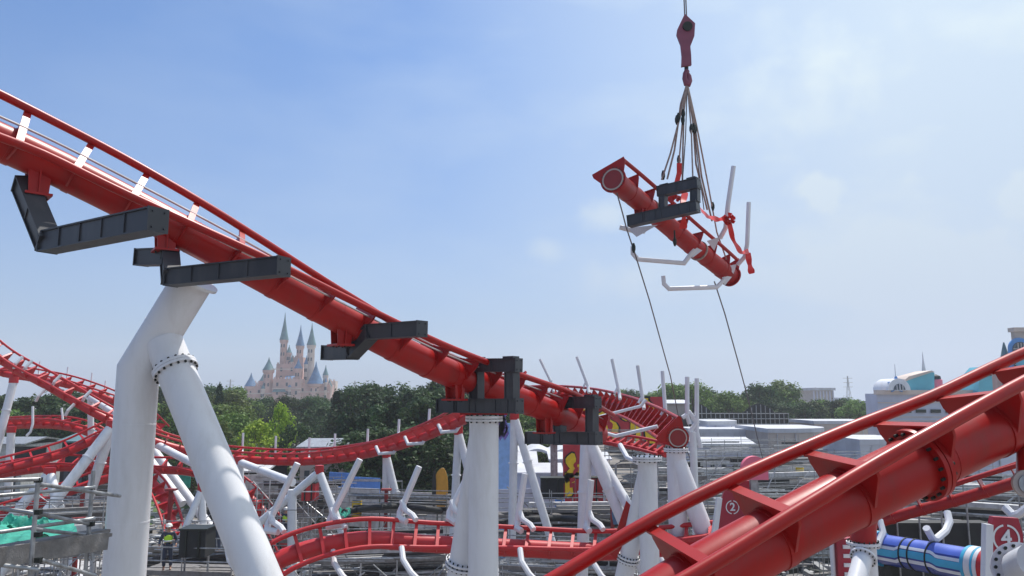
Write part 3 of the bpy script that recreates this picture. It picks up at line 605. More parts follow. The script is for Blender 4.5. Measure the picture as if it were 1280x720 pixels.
def trunk_mesh(H, cl, seed):
    rnd = random.Random(seed); m = MB(); m.tube([(0, 0, 0), (.1, .05, H * .3), (-.05, .1, H * .6), (0, 0, H * .92)], [H * .02, H * .016, H * .01, .03], 8)
    for c, r in rnd.sample(cl, min(12, len(cl))):
        z0 = c.z * rnd.uniform(.5, .75); m.tube([(0, 0, z0), tuple(c * .5 + Vector((0, 0, z0 * .25 + c.z * .25 - c.z * .25 + .2))), tuple(c)], [.10, .06, .02], 5)
    me = bpy.data.meshes.new('trunk'); me.from_pydata(m.v, [], m.f); me.materials.append(M['bark']); return me
PROTO = {}
for kind, H, W, seeds, ncl, per, lf, con, mm in [('broad', 10, 8, (1, 2, 3, 4), 95, 46, .20, False, 'leafB'), ('dark', 10, 7.5, (5, 6, 7), 110, 46, .20, False, 'leafA'), ('conifer', 10, 5, (8, 9, 10), 120, 40, .19, True, 'leafD'), ('bright', 10, 7, (11,), 80, 46, .2, False, 'leafC'), ('palm', 10, 3, (12,), 10, 10, .2, False, 'leafD')]:
    for sd_ in seeds:
        me, cl = crown_mesh(kind + '_crown', H, W, sd_, ncl, per, lf, con, M[mm]); PROTO.setdefault(kind, []).append((me, trunk_mesh(H, cl, sd_)))
TN = {'broad': 'broadleaf_tree', 'dark': 'dense_tree', 'conifer': 'conifer_tree', 'bright': 'bright_tree'}
trn = random.Random(21)
def tree(kind, px, topy, d, label, group=None, wid=1.0):
    p = P(px, 497, d); h = P(px, topy, d).z; s_ = h / 9.7
    cme, tme = PROTO[kind][trn.randrange(len(PROTO[kind]))]
    r_ = thing(TN[kind], label, 'tree', (p.x, p.y, 0), group); r_.scale = (s_ * wid, s_ * wid, s_); r_.rotation_euler.z = trn.uniform(0, 6.28)
    for nm, me in (('crown', cme), ('trunk', tme)):
        o = bpy.data.objects.new(nm, me); C.objects.link(o); o.parent = r_
ORD = 'leftmost second third fourth fifth sixth seventh eighth ninth tenth eleventh twelfth thirteenth fourteenth fifteenth sixteenth seventeenth eighteenth nineteenth twentieth'.split()
def belt(kinds, x0, x1, n, ty, tj, d0, d1, label, group, wid=1.0):
    def lab(i):
        return ('rightmost ' + label) if i == n - 1 else ('leftmost ' + label) if i == 0 else label + ', ' + ORD[i] + ' from left'
    for i in range(n):
        x = x0 + (x1 - x0) * (i + .5) / n + trn.uniform(-.3, .3) * (x1 - x0) / n
        tree(kinds[trn.randrange(len(kinds))], x, (ty(x) if callable(ty) else ty) + trn.uniform(-tj, tj), trn.uniform(d0, d1), lab(i), group, wid)
belt(['dark', 'conifer'], -30, 160, 14, 500, 5, 95, 120, 'dark tree behind the level track at the left edge', 'tree belt at the left edge')
belt(['broad', 'dark'], -20, 150, 8, 520, 6, 85, 94, 'lower green tree before the left tree belt', 'lower trees at the left edge')
belt(['dark', 'broad'], 190, 300, 12, 490, 4, 130, 170, 'hazy tree left of the castle', 'trees left of the castle')
belt(['dark'], 300, 440, 13, 503, 4, 150, 200, 'low hazy tree at the foot of the castle', 'trees at the foot of the castle')
belt(['dark', 'conifer'], 420, 560, 16, lambda x: 496 - (x - 420) * .06, 8, 100, 130, 'dark tree in the dense wood right of the castle', 'dense wood right of the castle')
belt(['conifer', 'dark'], 420, 600, 13, lambda x: 512 - (x - 420) * .07, 12, 72, 84, 'front tree of the wood behind the dipping track', 'front of the dense wood', .9)
belt(['dark'], 440, 590, 9, 545, 6, 64, 70, 'low dark tree filling the foot of the wood', 'foot of the dense wood', 1.2)
belt(['broad', 'dark'], 560, 690, 6, 512, 6, 95, 115, 'tree between the middle pylon and right frame', 'trees behind the middle pylon')
belt(['broad'], 620, 690, 5, 545, 4, 88, 98, 'small tree above the pale wavy roof', 'small trees above the wavy roof', 1.3)
belt(['broad'], 195, 300, 7, 512, 5, 100, 120, 'green tree right of the tall white column', 'green trees below the castle')
tree('bright', 352, 512, 88, 'yellow-green tree standing out below the castle', None, .55)
tree('bright', 322, 532, 84, 'light green rounded tree left of the yellow-green one', None, .9)
tree('broad', 290, 520, 92, 'rounded green tree just right of the raked leg', None, 1.0)
tree('broad', 262, 530, 84, 'green tree partly hidden by the raked leg', None, 1.0)
tree('dark', 372, 536, 80, 'small dark tree below the yellow-green one', None, .9)
tree('conifer', 274, 483, 120, 'single slender dark tree poking above the others left of the castle', None, .5)
tree('dark', 403, 512, 130, 'dark rounded tree on the near side of the castle', None, 1.2)
belt(['broad', 'dark'], 775, 990, 20, lambda x: 489 + 5 * math.sin(x * .05), 6, 150, 190, 'hazy green tree above the dark lattice grandstand', 'tree line behind the grandstand')
belt(['dark', 'broad'], 1000, 1085, 12, lambda x: 502 + abs(x - 1040) * .12, 3, 150, 175, 'tree in the clump before the flat grey hall', 'tree clump before the grey hall', 1.1)
belt(['dark'], 940, 1010, 6, 511, 3, 150, 175, 'low tree left of the clump before the grey hall', 'low trees by the grandstand', 1.1)
belt(['dark'], 1080, 1290, 9, 515, 3, 170, 190, 'low tree behind the themed white building', 'trees behind the themed buildings', 1.1)

# ------------------------------------------------------------------ generic castle
cz = 425.0; pxm = cz / F
cb = P(362, 497, cz); castle = thing('castle', 'distant pink stone castle with blue and green spires above the trees', 'castle', (cb.x, cb.y, 0))
def X(px): return P(px, 497, cz).x
def Zy(py): return P(362, py, cz).z
def block(x0, x1, ytop, dy=0, dep=14, mm='pinkwall', name='wall', cren=True):
    m = MB(); z1 = Zy(ytop); m.box(((X(x0) + X(x1)) / 2, cz + dy, z1 / 2), ((X(x1) - X(x0)) / 2, dep / 2, z1 / 2))
    n = max(3, int((X(x1) - X(x0)) / 1.6))
    if cren:
        for i in range(n): m.box((X(x0) + (X(x1) - X(x0)) * (i + .5) / n, cz + dy - dep / 2 + .3, z1 + .45), (.42, .3, .45))
    o = m.build(name, M[mm], castle)
    k = max(1, int((X(x1) - X(x0)) / 4))
    for i in range(k):
        for zz in (z1 - 3, z1 - 7.5, z1 - 12):
            if zz > 13: MB().box((X(x0) + (X(x1) - X(x0)) * (i + .5) / k, cz + dy - dep / 2 - .05, zz), (.55, .12, 1.0)).build('window', M['glass'], o)
def tower(x, ybody, ytip, r, mm='pinkwall', rm='slate', dy=0, gal=True):
    zb, zt = Zy(ybody), Zy(ytip); m = MB(); m.lathe((X(x), cz + dy, 0), [(r, 0), (r, zb - 2), (r * 1.25, zb - 1.2), (r * 1.25, zb)] if gal else [(r, 0), (r, zb)], 18)
    o = m.build('tower', M[mm], castle); k = r * (1.35 if gal else 1.12); rh = zt - zb
    rf = MB().lathe((X(x), cz + dy, zb), [(k, 0), (k * .78, rh * .16), (k * .42, rh * .48), (k * .16, rh * .75), (.08, rh)], 18).build('spire_roof', M[rm], o)
    for zz in (zb - 3.4, zb - 8):
        for s_ in (-.4, .35): MB().box((X(x) + r * s_, cz + dy - r * .93, zz), (.35, .2, .9)).build('window', M['glass'], o)
block(309, 345, 483, 2); block(345, 380, 474, 0); block(376, 415, 481, 2); block(343, 369, 455, 6, 10); block(351, 374, 446, 9, 8); block(312, 330, 478, 8, 6, 'cream'); block(392, 416, 476, 8, 6, 'cream')
tower(348, 424, 389, 1.9, rm='copper', dy=6); tower(367, 431, 404, 1.9, dy=9); tower(385, 431, 403, 2.0, rm='copper', dy=3, mm='cream'); tower(337, 463, 447, 2.5, rm='copper', dy=-4)
tower(315, 483, 466, 2.6, dy=-3); tower(374, 461, 448, 1.8, rm='slate', dy=-4); tower(396, 480, 452, 3.4, dy=-4); tower(406, 469, 456, 1.3, rm='copper', dy=0, mm='cream'); tower(413, 483, 473, 1.3, rm='copper', dy=-3, mm='cream'); tower(324, 476, 467, 1.6, rm='copper', dy=5); tower(380, 455, 444, 1.1, dy=2, mm='cream'); tower(355, 440, 430, 1.2, rm='copper', dy=6)
m = MB(); z0 = Zy(478); m.prism([(X(356), cz - 7, z0), (X(373), cz - 7, z0), (X(371), cz - 2, z0 + 3.6), (X(358), cz - 2, z0 + 3.6)], (0, .4, 0)); m.build('roof', M['slate'], castle)
m = MB(); z0 = Zy(490); m.prism([(X(345), cz - 8, z0), (X(362), cz - 8, z0), (X(359), cz - 6, z0 + 3), (X(348), cz - 6, z0 + 3)], (0, .4, 0)); m.build('roof', M['copper'], castle)

for (x, yb, yt, r) in ((329, 470, 462, .9), (342, 474, 466, .8), (361, 452, 441, .9), (372, 470, 463, .7), (387, 472, 463, .9), (400, 476, 468, .7), (410, 478, 470, .7), (333, 486, 478, 1.3), (366, 484, 474, 1.4)):
    tower(x, yb, yt, r, mm='cream', rm='copper' if int(x) % 2 else 'slate', dy=-6 if yb > 475 else 3, gal=False)
for (x0, x1, y) in ((309, 345, 492), (345, 380, 486), (376, 415, 490), (343, 369, 462)):
    MB().box(((X(x0) + X(x1)) / 2, cz - 7.2, Zy(y)), ((X(x1) - X(x0)) / 2, .35, .25)).build('string_course', M['cream'], castle)
# ------------------------------------------------------------------ distant buildings and masts
def bbox(name, label, cat, x0, x1, y0, d, dep, mm, z0=0, parts=None, group=None, z1=None):
    a, b = P(x0, y0, d), P(x1, y0, d); z1 = z1 or a.z; r_ = thing(name, label, cat, ((a.x + b.x) / 2, d + dep / 2, z0), group)
    MB().box(((a.x + b.x) / 2, d + dep / 2, (z1 + z0) / 2), ((b.x - a.x) / 2, dep / 2, (z1 - z0) / 2)).build('wall', M[mm], r_)
    return r_, a.x, b.x, z1
h, xa, xb, z1 = bbox('industrial_hall', 'flat grey and tan hall on the horizon at right', 'building', 1017, 1041, 488, 300, 36, 'tan')
MB().box(((xa + xb) / 2, 318, z1 + .5), ((xb - xa) / 2 + .8, 18.8, .5)).build('parapet', M['roof'], h)
for i in range(7): MB().box((xa + (xb - xa) * i / 6, 299.9, z1 / 2), (.25, .15, z1 / 2 - .2)).build('pilaster', M['lilac'], h)
bbox('warehouse', 'low pale warehouse far behind the transmission mast', 'building', 1040, 1062, 497, 420, 8, 'lilac'); bbox('warehouse', 'low bluish warehouse left of the themed buildings', 'building', 1072, 1100, 501, 380, 6, 'lilac'); bbox('warehouse', 'low pale building peeping right of the castle', 'building', 416, 432, 493, 500, 8, 'lilac')
def mast(px, ty, d, label):
    p = P(px, 497, d); zt = P(px, ty, d).z; r_ = thing('transmission_mast', label, 'mast', (p.x, p.y, 0)); m = MB(); w0 = zt * .09
    for a in (-1, 1):
        for b in (-1, 1): m.tube([(p.x + a * w0, p.y + b * w0, 0), (p.x + a * .5, p.y + b * .5, zt * .75), (p.x + a * .2, p.y + b * .2, zt)], .22, 4)
    for k in range(9):
        z = zt * k / 9; f = 1 - k / 9 * .9; f2 = 1 - (k + 1) / 9 * .9; s_ = (-1) ** k
        m.tube([(p.x - s_ * w0 * f, p.y - w0 * f, z), (p.x + s_ * w0 * f2, p.y - w0 * f2, z + zt / 9)], .15, 4)
    m.build('lattice', M['steel'], r_); m = MB()
    for z in (.7, .82, .94): m.tube([(p.x - zt * .13, p.y, zt * z), (p.x + zt * .13, p.y, zt * z)], .2, 4)
    m.build('cross_arm', M['steel'], r_)
mast(1061, 470, 620, 'tall lattice transmission mast right of the grey hall'); mast(443, 476, 700, 'faint lattice mast between the castle and the wood'); mast(287, 474, 700, 'faint lattice mast left of the castle'); mast(1020, 484, 900, 'tiny lattice mast behind the grey hall')

# themed buildings at the right
r_, xa, xb, z1 = bbox('themed_building', 'pale lilac building with an arched dormer and a blue star on its roof', 'building', 1096, 1215, 492, 120, 4, 'lilac')
MB().box(((xa + xb) / 2, 119.9, z1 + .2), ((xb - xa) / 2 + .3, .5, .35)).build('cornice', M['cream'], r_)
for i in range(6): MB().box((xa + 2 + i * 2.3, 119.8, z1 - 2.7), (.75, .12, .25)).build('wall_lamp', M['bolt'], r_)
for zz in (1.4, 3.6, 4.2): MB().box(((xa + xb) / 2, 119.9, z1 - zz), ((xb - xa) / 2, .06, .06)).build('band', M['cream'], r_)
def arch(cx, y, z, r, w_, n=16): return [(cx + r * math.cos(math.pi * i / n), y, z + r * w_ * math.sin(math.pi * i / n)) for i in range(n + 1)]
cx = P(1123, 492, 119).x; rr1 = P(1137, 492, 119).x - cx
dm = MB().prism(arch(cx, 118.6, z1 + .5, rr1, 1.05), (0, 5, 0)).build('dormer', M['whitefar'], r_); MB().prism(arch(cx, 118.5, z1 + .5, rr1 * .52, 1.1), (0, .15, 0)).build('arched_window', M['glass'], dm)
m = MB(); m.box((cx, 118.4, z1 + 1.1), (.05, .06, .6)); m.box((cx, 118.4, z1 + .5), (.85, .06, .05)); m.box((cx - .45, 118.4, z1 + .9), (.04, .06, .4)); m.box((cx + .45, 118.4, z1 + .9), (.04, .06, .4)); m.build('mullion', M['whitefar'], dm)
sx, sz = P(1121, 481, 119).x, P(1121, 481, 119).z; m = MB(); pts = []
for i in range(10):
    a = math.pi / 2 + i * math.pi / 5; rad = 1.35 if i % 2 == 0 else .72; pts.append((sx + rad * math.cos(a), 118.9, sz + rad * math.sin(a)))
m.prism(pts, (0, .5, 0)); m.build('star', M['royal'], r_); MB().tube([(sx, 119.2, sz + .8), (sx, 119.2, sz + 3.2)], [.1, .04], 6).build('antenna', M['whitefar'], r_)
tb = thing('turquoise_building', 'slanted turquoise block with a pale spire beside the starred building', 'building', (P(1150, 480, 124).x, 124, 0))
q = [(1133, 500), (1133, 474), (1136, 471), (1163, 464), (1168, 466), (1168, 500)]
MB().prism([P(a, b, 121) for a, b in q], (0, 4, 0)).build('wall', M['turq'], tb); MB().prism([P(a, b, 120.7) for a, b in [(1132, 477), (1132, 474), (1136, 470.5), (1164, 463), (1169, 465), (1164, 465.5), (1137, 474.5)]], (0, 4.6, 0)).build('parapet', M['cream'], tb)
c = P(1155, 466, 126); MB().lathe((c.x, c.y, c.z - 2), [(.55, 0), (.35, 2), (.12, 4), (.03, 5.4)], 10).build('spire', M['whitefar'], tb)
m = MB(); m.lathe(P(1171, 486, 124), [(.3, 0), (.9, .4), (.9, 1.4), (.3, 1.9)], 12); m.build('ornament', M['pink'], tb); MB().lathe(P(1170, 478, 124), [(.2, 0), (.8, .3), (.7, 1.0), (.1, 1.3)], 12).build('ornament_top', M['black'], tb); MB().tube([P(1171, 520, 124), P(1171, 476, 124)], .25, 8).build('ornament_post', M['tan'], tb)
tg = thing('spired_roof', 'grey pointed cone roof near the right edge', 'building', (P(1258, 480, 130).x, 130, 0)); c = P(1258, 465, 130)
MB().lathe((c.x, 130, 0), [(1.6, 0), (1.6, c.z - .5), (.9, c.z + 1.6), (.1, P(1258, 428, 130).z)], 12).build('cone', M['copper'], tg); MB().box((c.x - 1.4, 130, c.z / 2 + .6), (.9, .8, c.z / 2 + .6)).build('chimney', M['pinkwall'], tg)
tt = thing('turquoise_gable', 'small turquoise gable left of the grey cone roof', 'building', (P(1236, 480, 118).x, 118, 0))
MB().prism([P(a, b, 118) for a, b in [(1222, 500), (1224, 472), (1236, 458), (1240, 470), (1242, 500)]], (0, 5, 0)).build('gable', M['turq'], tt); MB().prism([P(a, b, 117.8) for a, b in [(1230, 470), (1236, 459), (1240, 470)]], (0, .2, 0)).build('gable_panel', M['glass'], tt)
ta = thing('arched_tower', 'tan and blue tower with a tall arched window at the right edge', 'building', (P(1275, 480, 128).x, 128, 0)); a = P(1268, 412, 128); b = P(1300, 412, 128)
MB().box(((a.x + b.x) / 2, 128.5, a.z / 2), ((b.x - a.x) / 2, .5, a.z / 2)).build('wall', M['tan'], ta); MB().box(((a.x + b.x) / 2, 128.5, a.z), ((b.x - a.x) / 2 + .3, .8, .35)).build('cornice', M['cream'], ta)
cx = P(1279, 440, 127).x; zt = P(1275, 421, 127).z
MB().prism([(cx + 1.9, 127.7, 3), *arch(cx, 127.7, zt - 2, 1.9, 1.0), (cx - 1.9, 127.7, 3)], (0, .3, 0)).build('blue_surround', M['royal'], ta); MB().prism([(cx + 1.3, 127.5, 3), *arch(cx, 127.5, zt - 2.1, 1.3, 1.0), (cx - 1.3, 127.5, 3)], (0, .25, 0)).build('arched_window', M['glass'], ta)
m = MB()
for k in range(6): m.box((cx, 127.4, zt - 2 - k * 1.3), (1.3, .06, .06))
for k in (-.5, 0, .5): m.box((cx + k, 127.4, zt - 6), (.05, .07, 5))
m.build('mullion', M['cream'], ta); MB().lathe((a.x + .4, 127.2, 0), [(1.1, 0), (1.1, P(1266, 446, 127).z), (.5, P(1266, 436, 127).z)], 12).build('turret', M['turq'], ta)

# ------------------------------------------------------------------ site buildings, hoardings, tents in the middle ground
def rounded(label, x0, x1, ytop, ybot, d, dep, mm, roofm='roof'):
    a, b = P(x0, ytop, d), P(x1, ytop, d); r_ = thing('site_building', label, 'building', ((a.x + b.x) / 2, d, 0)); w_ = b.x - a.x; m = MB(); pts = []
    for i in range(9):
        t = math.pi / 2 * i / 8; pts.append((b.x - dep * .5 + dep * .5 * math.sin(t), d + dep * .5 - dep * .5 * math.cos(t), 0))
    pts += [(b.x, d + dep, 0), (a.x, d + dep, 0), (a.x, d, 0)]; m.prism(pts, (0, 0, a.z)); m.build('wall', M[mm], r_)
    c = Vector(((a.x + b.x) / 2, d + dep / 2, a.z)); m = MB().prism([((p_[0] - c.x) * 1.02 + c.x, (p_[1] - c.y) * 1.02 + c.y, a.z) for p_ in pts], (0, 0, .45)); m.build('roof', M[roofm], r_)
    for i in range(int(w_ / 2)): MB().box((a.x + 1 + i * 2, d - .03, a.z / 2), (.04, .05, a.z / 2 - .1)).build('seam', M['pale'], r_)
    return r_
rounded('round-cornered tan building below the grey hall', 960, 1052, 541, 565, 84, 12, 'tan'); rounded('flat tan roofed building in front of the tree clump', 1018, 1100, 530, 560, 112, 10, 'tan')
rounded('low pale flat-roofed building right of the open track end', 885, 932, 531, 550, 98, 9, 'lilac'); rounded('long pale roof behind the open track end', 866, 1000, 541, 560, 92, 7, 'roof'); rounded('white flat roof glimpsed between the rails at right', 1075, 1150, 556, 580, 66, 8, 'roof'); rounded('low grey shed under the far right rails', 1180, 1300, 545, 580, 72, 9, 'lilac')
def shed(label, x0, x1, ye, yr, d, dep, wm, rm, nwin=3, name='site_shed'):
    a, b = P(x0, ye, d), P(x1, ye, d); zr = P(x0, yr, d).z; r_ = thing(name, label, 'shed', ((a.x + b.x) / 2, d, 0)); w_ = (b.x - a.x) / 2; cx = (a.x + b.x) / 2
    MB().box((cx, d + dep / 2, a.z / 2), (w_, dep / 2, a.z / 2)).build('wall', M[wm], r_)
    m = MB(); m.prism([(a.x - .3, d - .4, a.z), (a.x - .3, d + dep / 2, zr), (a.x - .3, d + dep + .4, a.z), (a.x - .3, d + dep + .4, a.z + .12), (a.x - .3, d + dep / 2, zr + .15), (a.x - .3, d - .4, a.z + .12)], (2 * w_ + .6, 0, 0)); m.build('roof', M[rm], r_)
    for i in range(nwin): MB().box((a.x + (b.x - a.x) * (i + .5) / nwin, d - .03, a.z * .62), (w_ / nwin * .35, .05, a.z * .16)).build('window', M['glass'], r_)
    return r_
shed('grey-roofed shed behind the valley track left of the wood', 376, 430, 560, 553, 62, 7, 'tan', 'steel'); shed('white site shed left of the twin frame pylons', 630, 668, 580, 570, 64, 7, 'lilac', 'roof'); shed('white site shed below the wavy roof', 640, 700, 592, 585, 60, 6, 'lilac', 'roof', 2); shed('lilac wall behind the yellow and red strip', 690, 760, 575, 570, 66, 6, 'lilac', 'roof', 4)
shed('pale shed with a blue door right of the open track end', 868, 940, 556, 550, 76, 6, 'lilac', 'roof', 5); shed('dark grandstand base behind the pale roofs', 800, 860, 505, 501, 118, 8, 'tan', 'roof', 3); shed('teal-roofed pavilion among the left tracks', 78, 112, 553, 541, 62, 8, 'black', 'copper', 2); shed('low shed at the far left behind the tracks', -30, 30, 556, 550, 70, 6, 'pale', 'steel', 3); shed('dim shed behind the tripod-like support', 262, 330, 590, 582, 58, 6, 'black', 'pale', 3)
# wavy roof
wv = thing('wavy_roof', 'pale wave-shaped canopy roof between the white supports', 'canopy', P(665, 575, 72)); m = MB(); vs = []; n = 40
for i in range(n + 1):
    x = 615 + 100 * i / n; y = 563 + 6 * abs(math.sin((x - 655) / 34 * math.pi)) * (-1) ; p = P(x, y + 4, 72); vs += [p, p + Vector((0, 8, 0)), p + Vector((0, 8, -.25)), p - Z * .25]
m.add(vs, [(i * 4 + j, i * 4 + (j + 1) % 4, i * 4 + 4 + (j + 1) % 4, i * 4 + 4 + j) for i in range(n) for j in range(4)]); m.build('canopy_sheet', M['roof'], wv)
for x in (620, 655, 690, 712): p = P(x, 566, 73); MB().tube([(p.x, 73, 0), (p.x, 73, p.z)], .12, 8).build('post', M['whitefar'], wv)
# blue and pale screens beside
sc1 = thing('printed_screen', 'pale blue and violet printed screen behind the middle pylon', 'screen', P(628, 580, 58)); MB().box((P(628, 550, 58).x, 58, P(628, 530, 58).z / 2), (.75, .1, P(628, 528, 58).z / 2)).build('panel', mat('pale_blue_print', (.28, .48, .80), .6), sc1)
m = MB()
for i in range(22):
    rnd = random.Random(i); p = P(627 + rnd.uniform(-3.5, 4.5), 522 + rnd.uniform(0, 30), 57.85); m.prism([p, p + Vector((.3, 0, .5)), p + Vector((.1, 0, 1.0)), p + Vector((-.2, 0, .4))], (0, .03, 0))
m.build('violet_motif', mat('violet_print', (.18, .12, .42), .6), sc1)
# flame murals
def mural(name, label, x0, x1, y0, y1, d, n, seed, sc_=1.0):
    a, b = P(x0, y0, d), P(x1, y1, d); rnd = random.Random(seed); r_ = thing(name, label, 'mural wall', ((a.x + b.x) / 2, d, 0))
    MB().box(((a.x + b.x) / 2, d + .3, (a.z + b.z) / 2), ((b.x - a.x) / 2, .25, (a.z - b.z) / 2)).build('wall', mat('mural_red', (.50, .035, .05), .6), r_)
    for px in (x0 + 3, x1 - 3): q = P(px, y1, d); MB().box((q.x, d + .8, b.z / 2), (.25, .25, b.z / 2)).build('post', M['steel'], r_)
    ye = mat('mural_yellow', (.85, .58, .02), .6)
    for k in range(n):
        cx = a.x + (b.x - a.x) * (k + .5) / n + rnd.uniform(-.3, .3); cz_ = b.z + (a.z - b.z) * rnd.uniform(.3, .7); s_ = (a.z - b.z) * .33 * sc_
        pts = []; 
        for i in range(26):
            t = 2 * math.pi * i / 26; rr_ = s_ * (.72 + .32 * math.sin(3 * t + k * 2) + .16 * math.sin(5 * t + k)); pts.append((min(b.x - .1, max(a.x + .1, cx + .75 * rr_ * math.cos(t))), d - .02, min(a.z - .1, max(b.z + .1, cz_ + rr_ * math.sin(t)))))
        MB().add([(p_[0], d - .01, p_[2]) for p_ in [(cx + (x - cx) * 1.15, y, cz_ + (z - cz_) * 1.12) for x, y, z in pts]] + [(cx, d - .01, cz_)], [(i, (i + 1) % 26, 26) for i in range(26)]).build('flame_outline', M['black'], r_)
        MB().add([(x, d - .02, z) for x, y, z in pts] + [(cx, d - .02, cz_)], [(i, (i + 1) % 26, 26) for i in range(26)]).build('flame_motif', ye, r_)
        MB().add([(cx + (x - cx) * .38 + .2, d - .03, cz_ + (z - cz_) * .42) for x, y, z in pts] + [(cx + .2, d - .03, cz_)], [(i, (i + 1) % 26, 26) for i in range(26)]).build('flame_core', mat('mural_core', (.45, .03, .04), .6), r_)
mural('mural_wall', 'red wall with yellow flame shapes behind the right charcoal frame', 690, 832, 496, 556, 56, 5, 4, 1.5); mural('mural_pillar', 'narrow red pillar with yellow flame shapes standing on the ground', 704, 727, 556, 640, 52, 2, 9, .75)
fm = MB(); bd = thing('flame_cutout', 'orange and yellow upright cutout board at the wood edge', 'board', ground(P(550, 620, 52)))
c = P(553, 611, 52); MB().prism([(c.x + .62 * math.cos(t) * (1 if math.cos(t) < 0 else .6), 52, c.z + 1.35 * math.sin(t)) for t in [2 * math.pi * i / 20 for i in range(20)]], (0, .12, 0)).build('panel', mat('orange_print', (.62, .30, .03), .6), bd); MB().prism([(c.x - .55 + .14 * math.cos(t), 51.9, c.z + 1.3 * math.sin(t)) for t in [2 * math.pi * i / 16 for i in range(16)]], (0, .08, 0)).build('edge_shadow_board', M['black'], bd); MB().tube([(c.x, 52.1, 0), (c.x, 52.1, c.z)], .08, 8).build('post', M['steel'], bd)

# hoardings
def hoarding(label, pts, mm, h, cap=None, zb=0):
    q = [P(*p) for p in pts]; r_ = thing('hoarding', label, 'fence', (q[0].x, q[0].y, 0)); 
    for a, b in zip(q, q[1:]):
        n = max(1, int((b - a).length / 2.2))
        for i in range(n):
            s_, e = a.lerp(b, i / n), a.lerp(b, (i + .97) / n); T = (e - s_); T.z = 0
            zt = (s_.z + e.z) / 2; MB().box(((s_.x + e.x) / 2, (s_.y + e.y) / 2, zt - h / 2), (T.length / 2, .04, h / 2), (T.normalized(), T.normalized().cross(Z), Z)).build('panel', M[mm], r_)
            if i % 2 == 0: MB().tube([(s_.x, s_.y + .12, 0), (s_.x, s_.y + .12, zt)], .05, 6).build('post', M['steel'], r_)
hoarding('bright blue hoarding behind the centre supports', [(412, 588, 57), (476, 600, 55)], 'blue', 1.3); hoarding('pale grey hoarding running below the blue one toward the middle pylon', [(412, 606, 55), (476, 614, 54), (548, 616, 53), (600, 618, 54)], 'pale', 2.6); hoarding('pale hoarding behind the yellow and red pillar', [(600, 612, 56), (700, 610, 56), (760, 612, 56)], 'lilac', 2.2)
hoarding('short white hoarding behind the crutch-shaped support', [(300, 594, 52), (350, 592, 53)], 'pale', 1.3); hoarding('green mesh fence among the left supports', [(186, 578, 58), (240, 592, 57)], 'teal', 1.4); hoarding('grey hoarding at the far left behind the tracks', [(10, 560, 68), (60, 556, 68)], 'black', 2.0)

# ------------------------------------------------------------------ lattice grandstand
gs = thing('lattice_grandstand', 'dark net-covered lattice frame in front of the tree line', 'grandstand', ground(P(925, 520, 112))); gx0, gx1 = P(860, 510, 112).x, P(985, 510, 112).x; gz0, gz1 = P(900, 530, 112).z, P(900, 517, 112).z
MB().box(((gx0 + gx1) / 2, 116, (gz0 + 1) / 2), ((gx1 - gx0) / 2, 3, (gz0 + 1) / 2)).build('base', M['black'], gs)
prof = lambda f: gz1 + 1.3 * max(0, math.sin(f * math.pi * 3.2 + .6)) * (1 if .05 < f < .97 else 0)
for i in range(23):
    x = gx0 + (gx1 - gx0) * i / 22; MB().tube([(x, 112, gz0 - 2), (x, 112, prof(i / 22))], .07, 5).build('upright', M['steel'], gs)
for k in range(3): MB().tube([(gx0, 111.9, gz0 + k * .75), (gx1, 111.9, gz0 + k * .75)], .06, 5).build('rail', M['steel'], gs)
m = MB(); N_ = 44; vs = []
for i in range(N_ + 1): x = gx0 + (gx1 - gx0) * i / N_; vs += [(x, 112.6, gz0 - 2), (x, 112.6, prof(i / N_) + .15), (x, 112.7, prof(i / N_) + .15), (x, 112.7, gz0 - 2)]
m.add(vs, [(i * 4 + j, i * 4 + (j + 1) % 4, i * 4 + 4 + (j + 1) % 4, i * 4 + 4 + j) for i in range(N_) for j in range(4)]); m.build('shade_net', M['black'], gs)

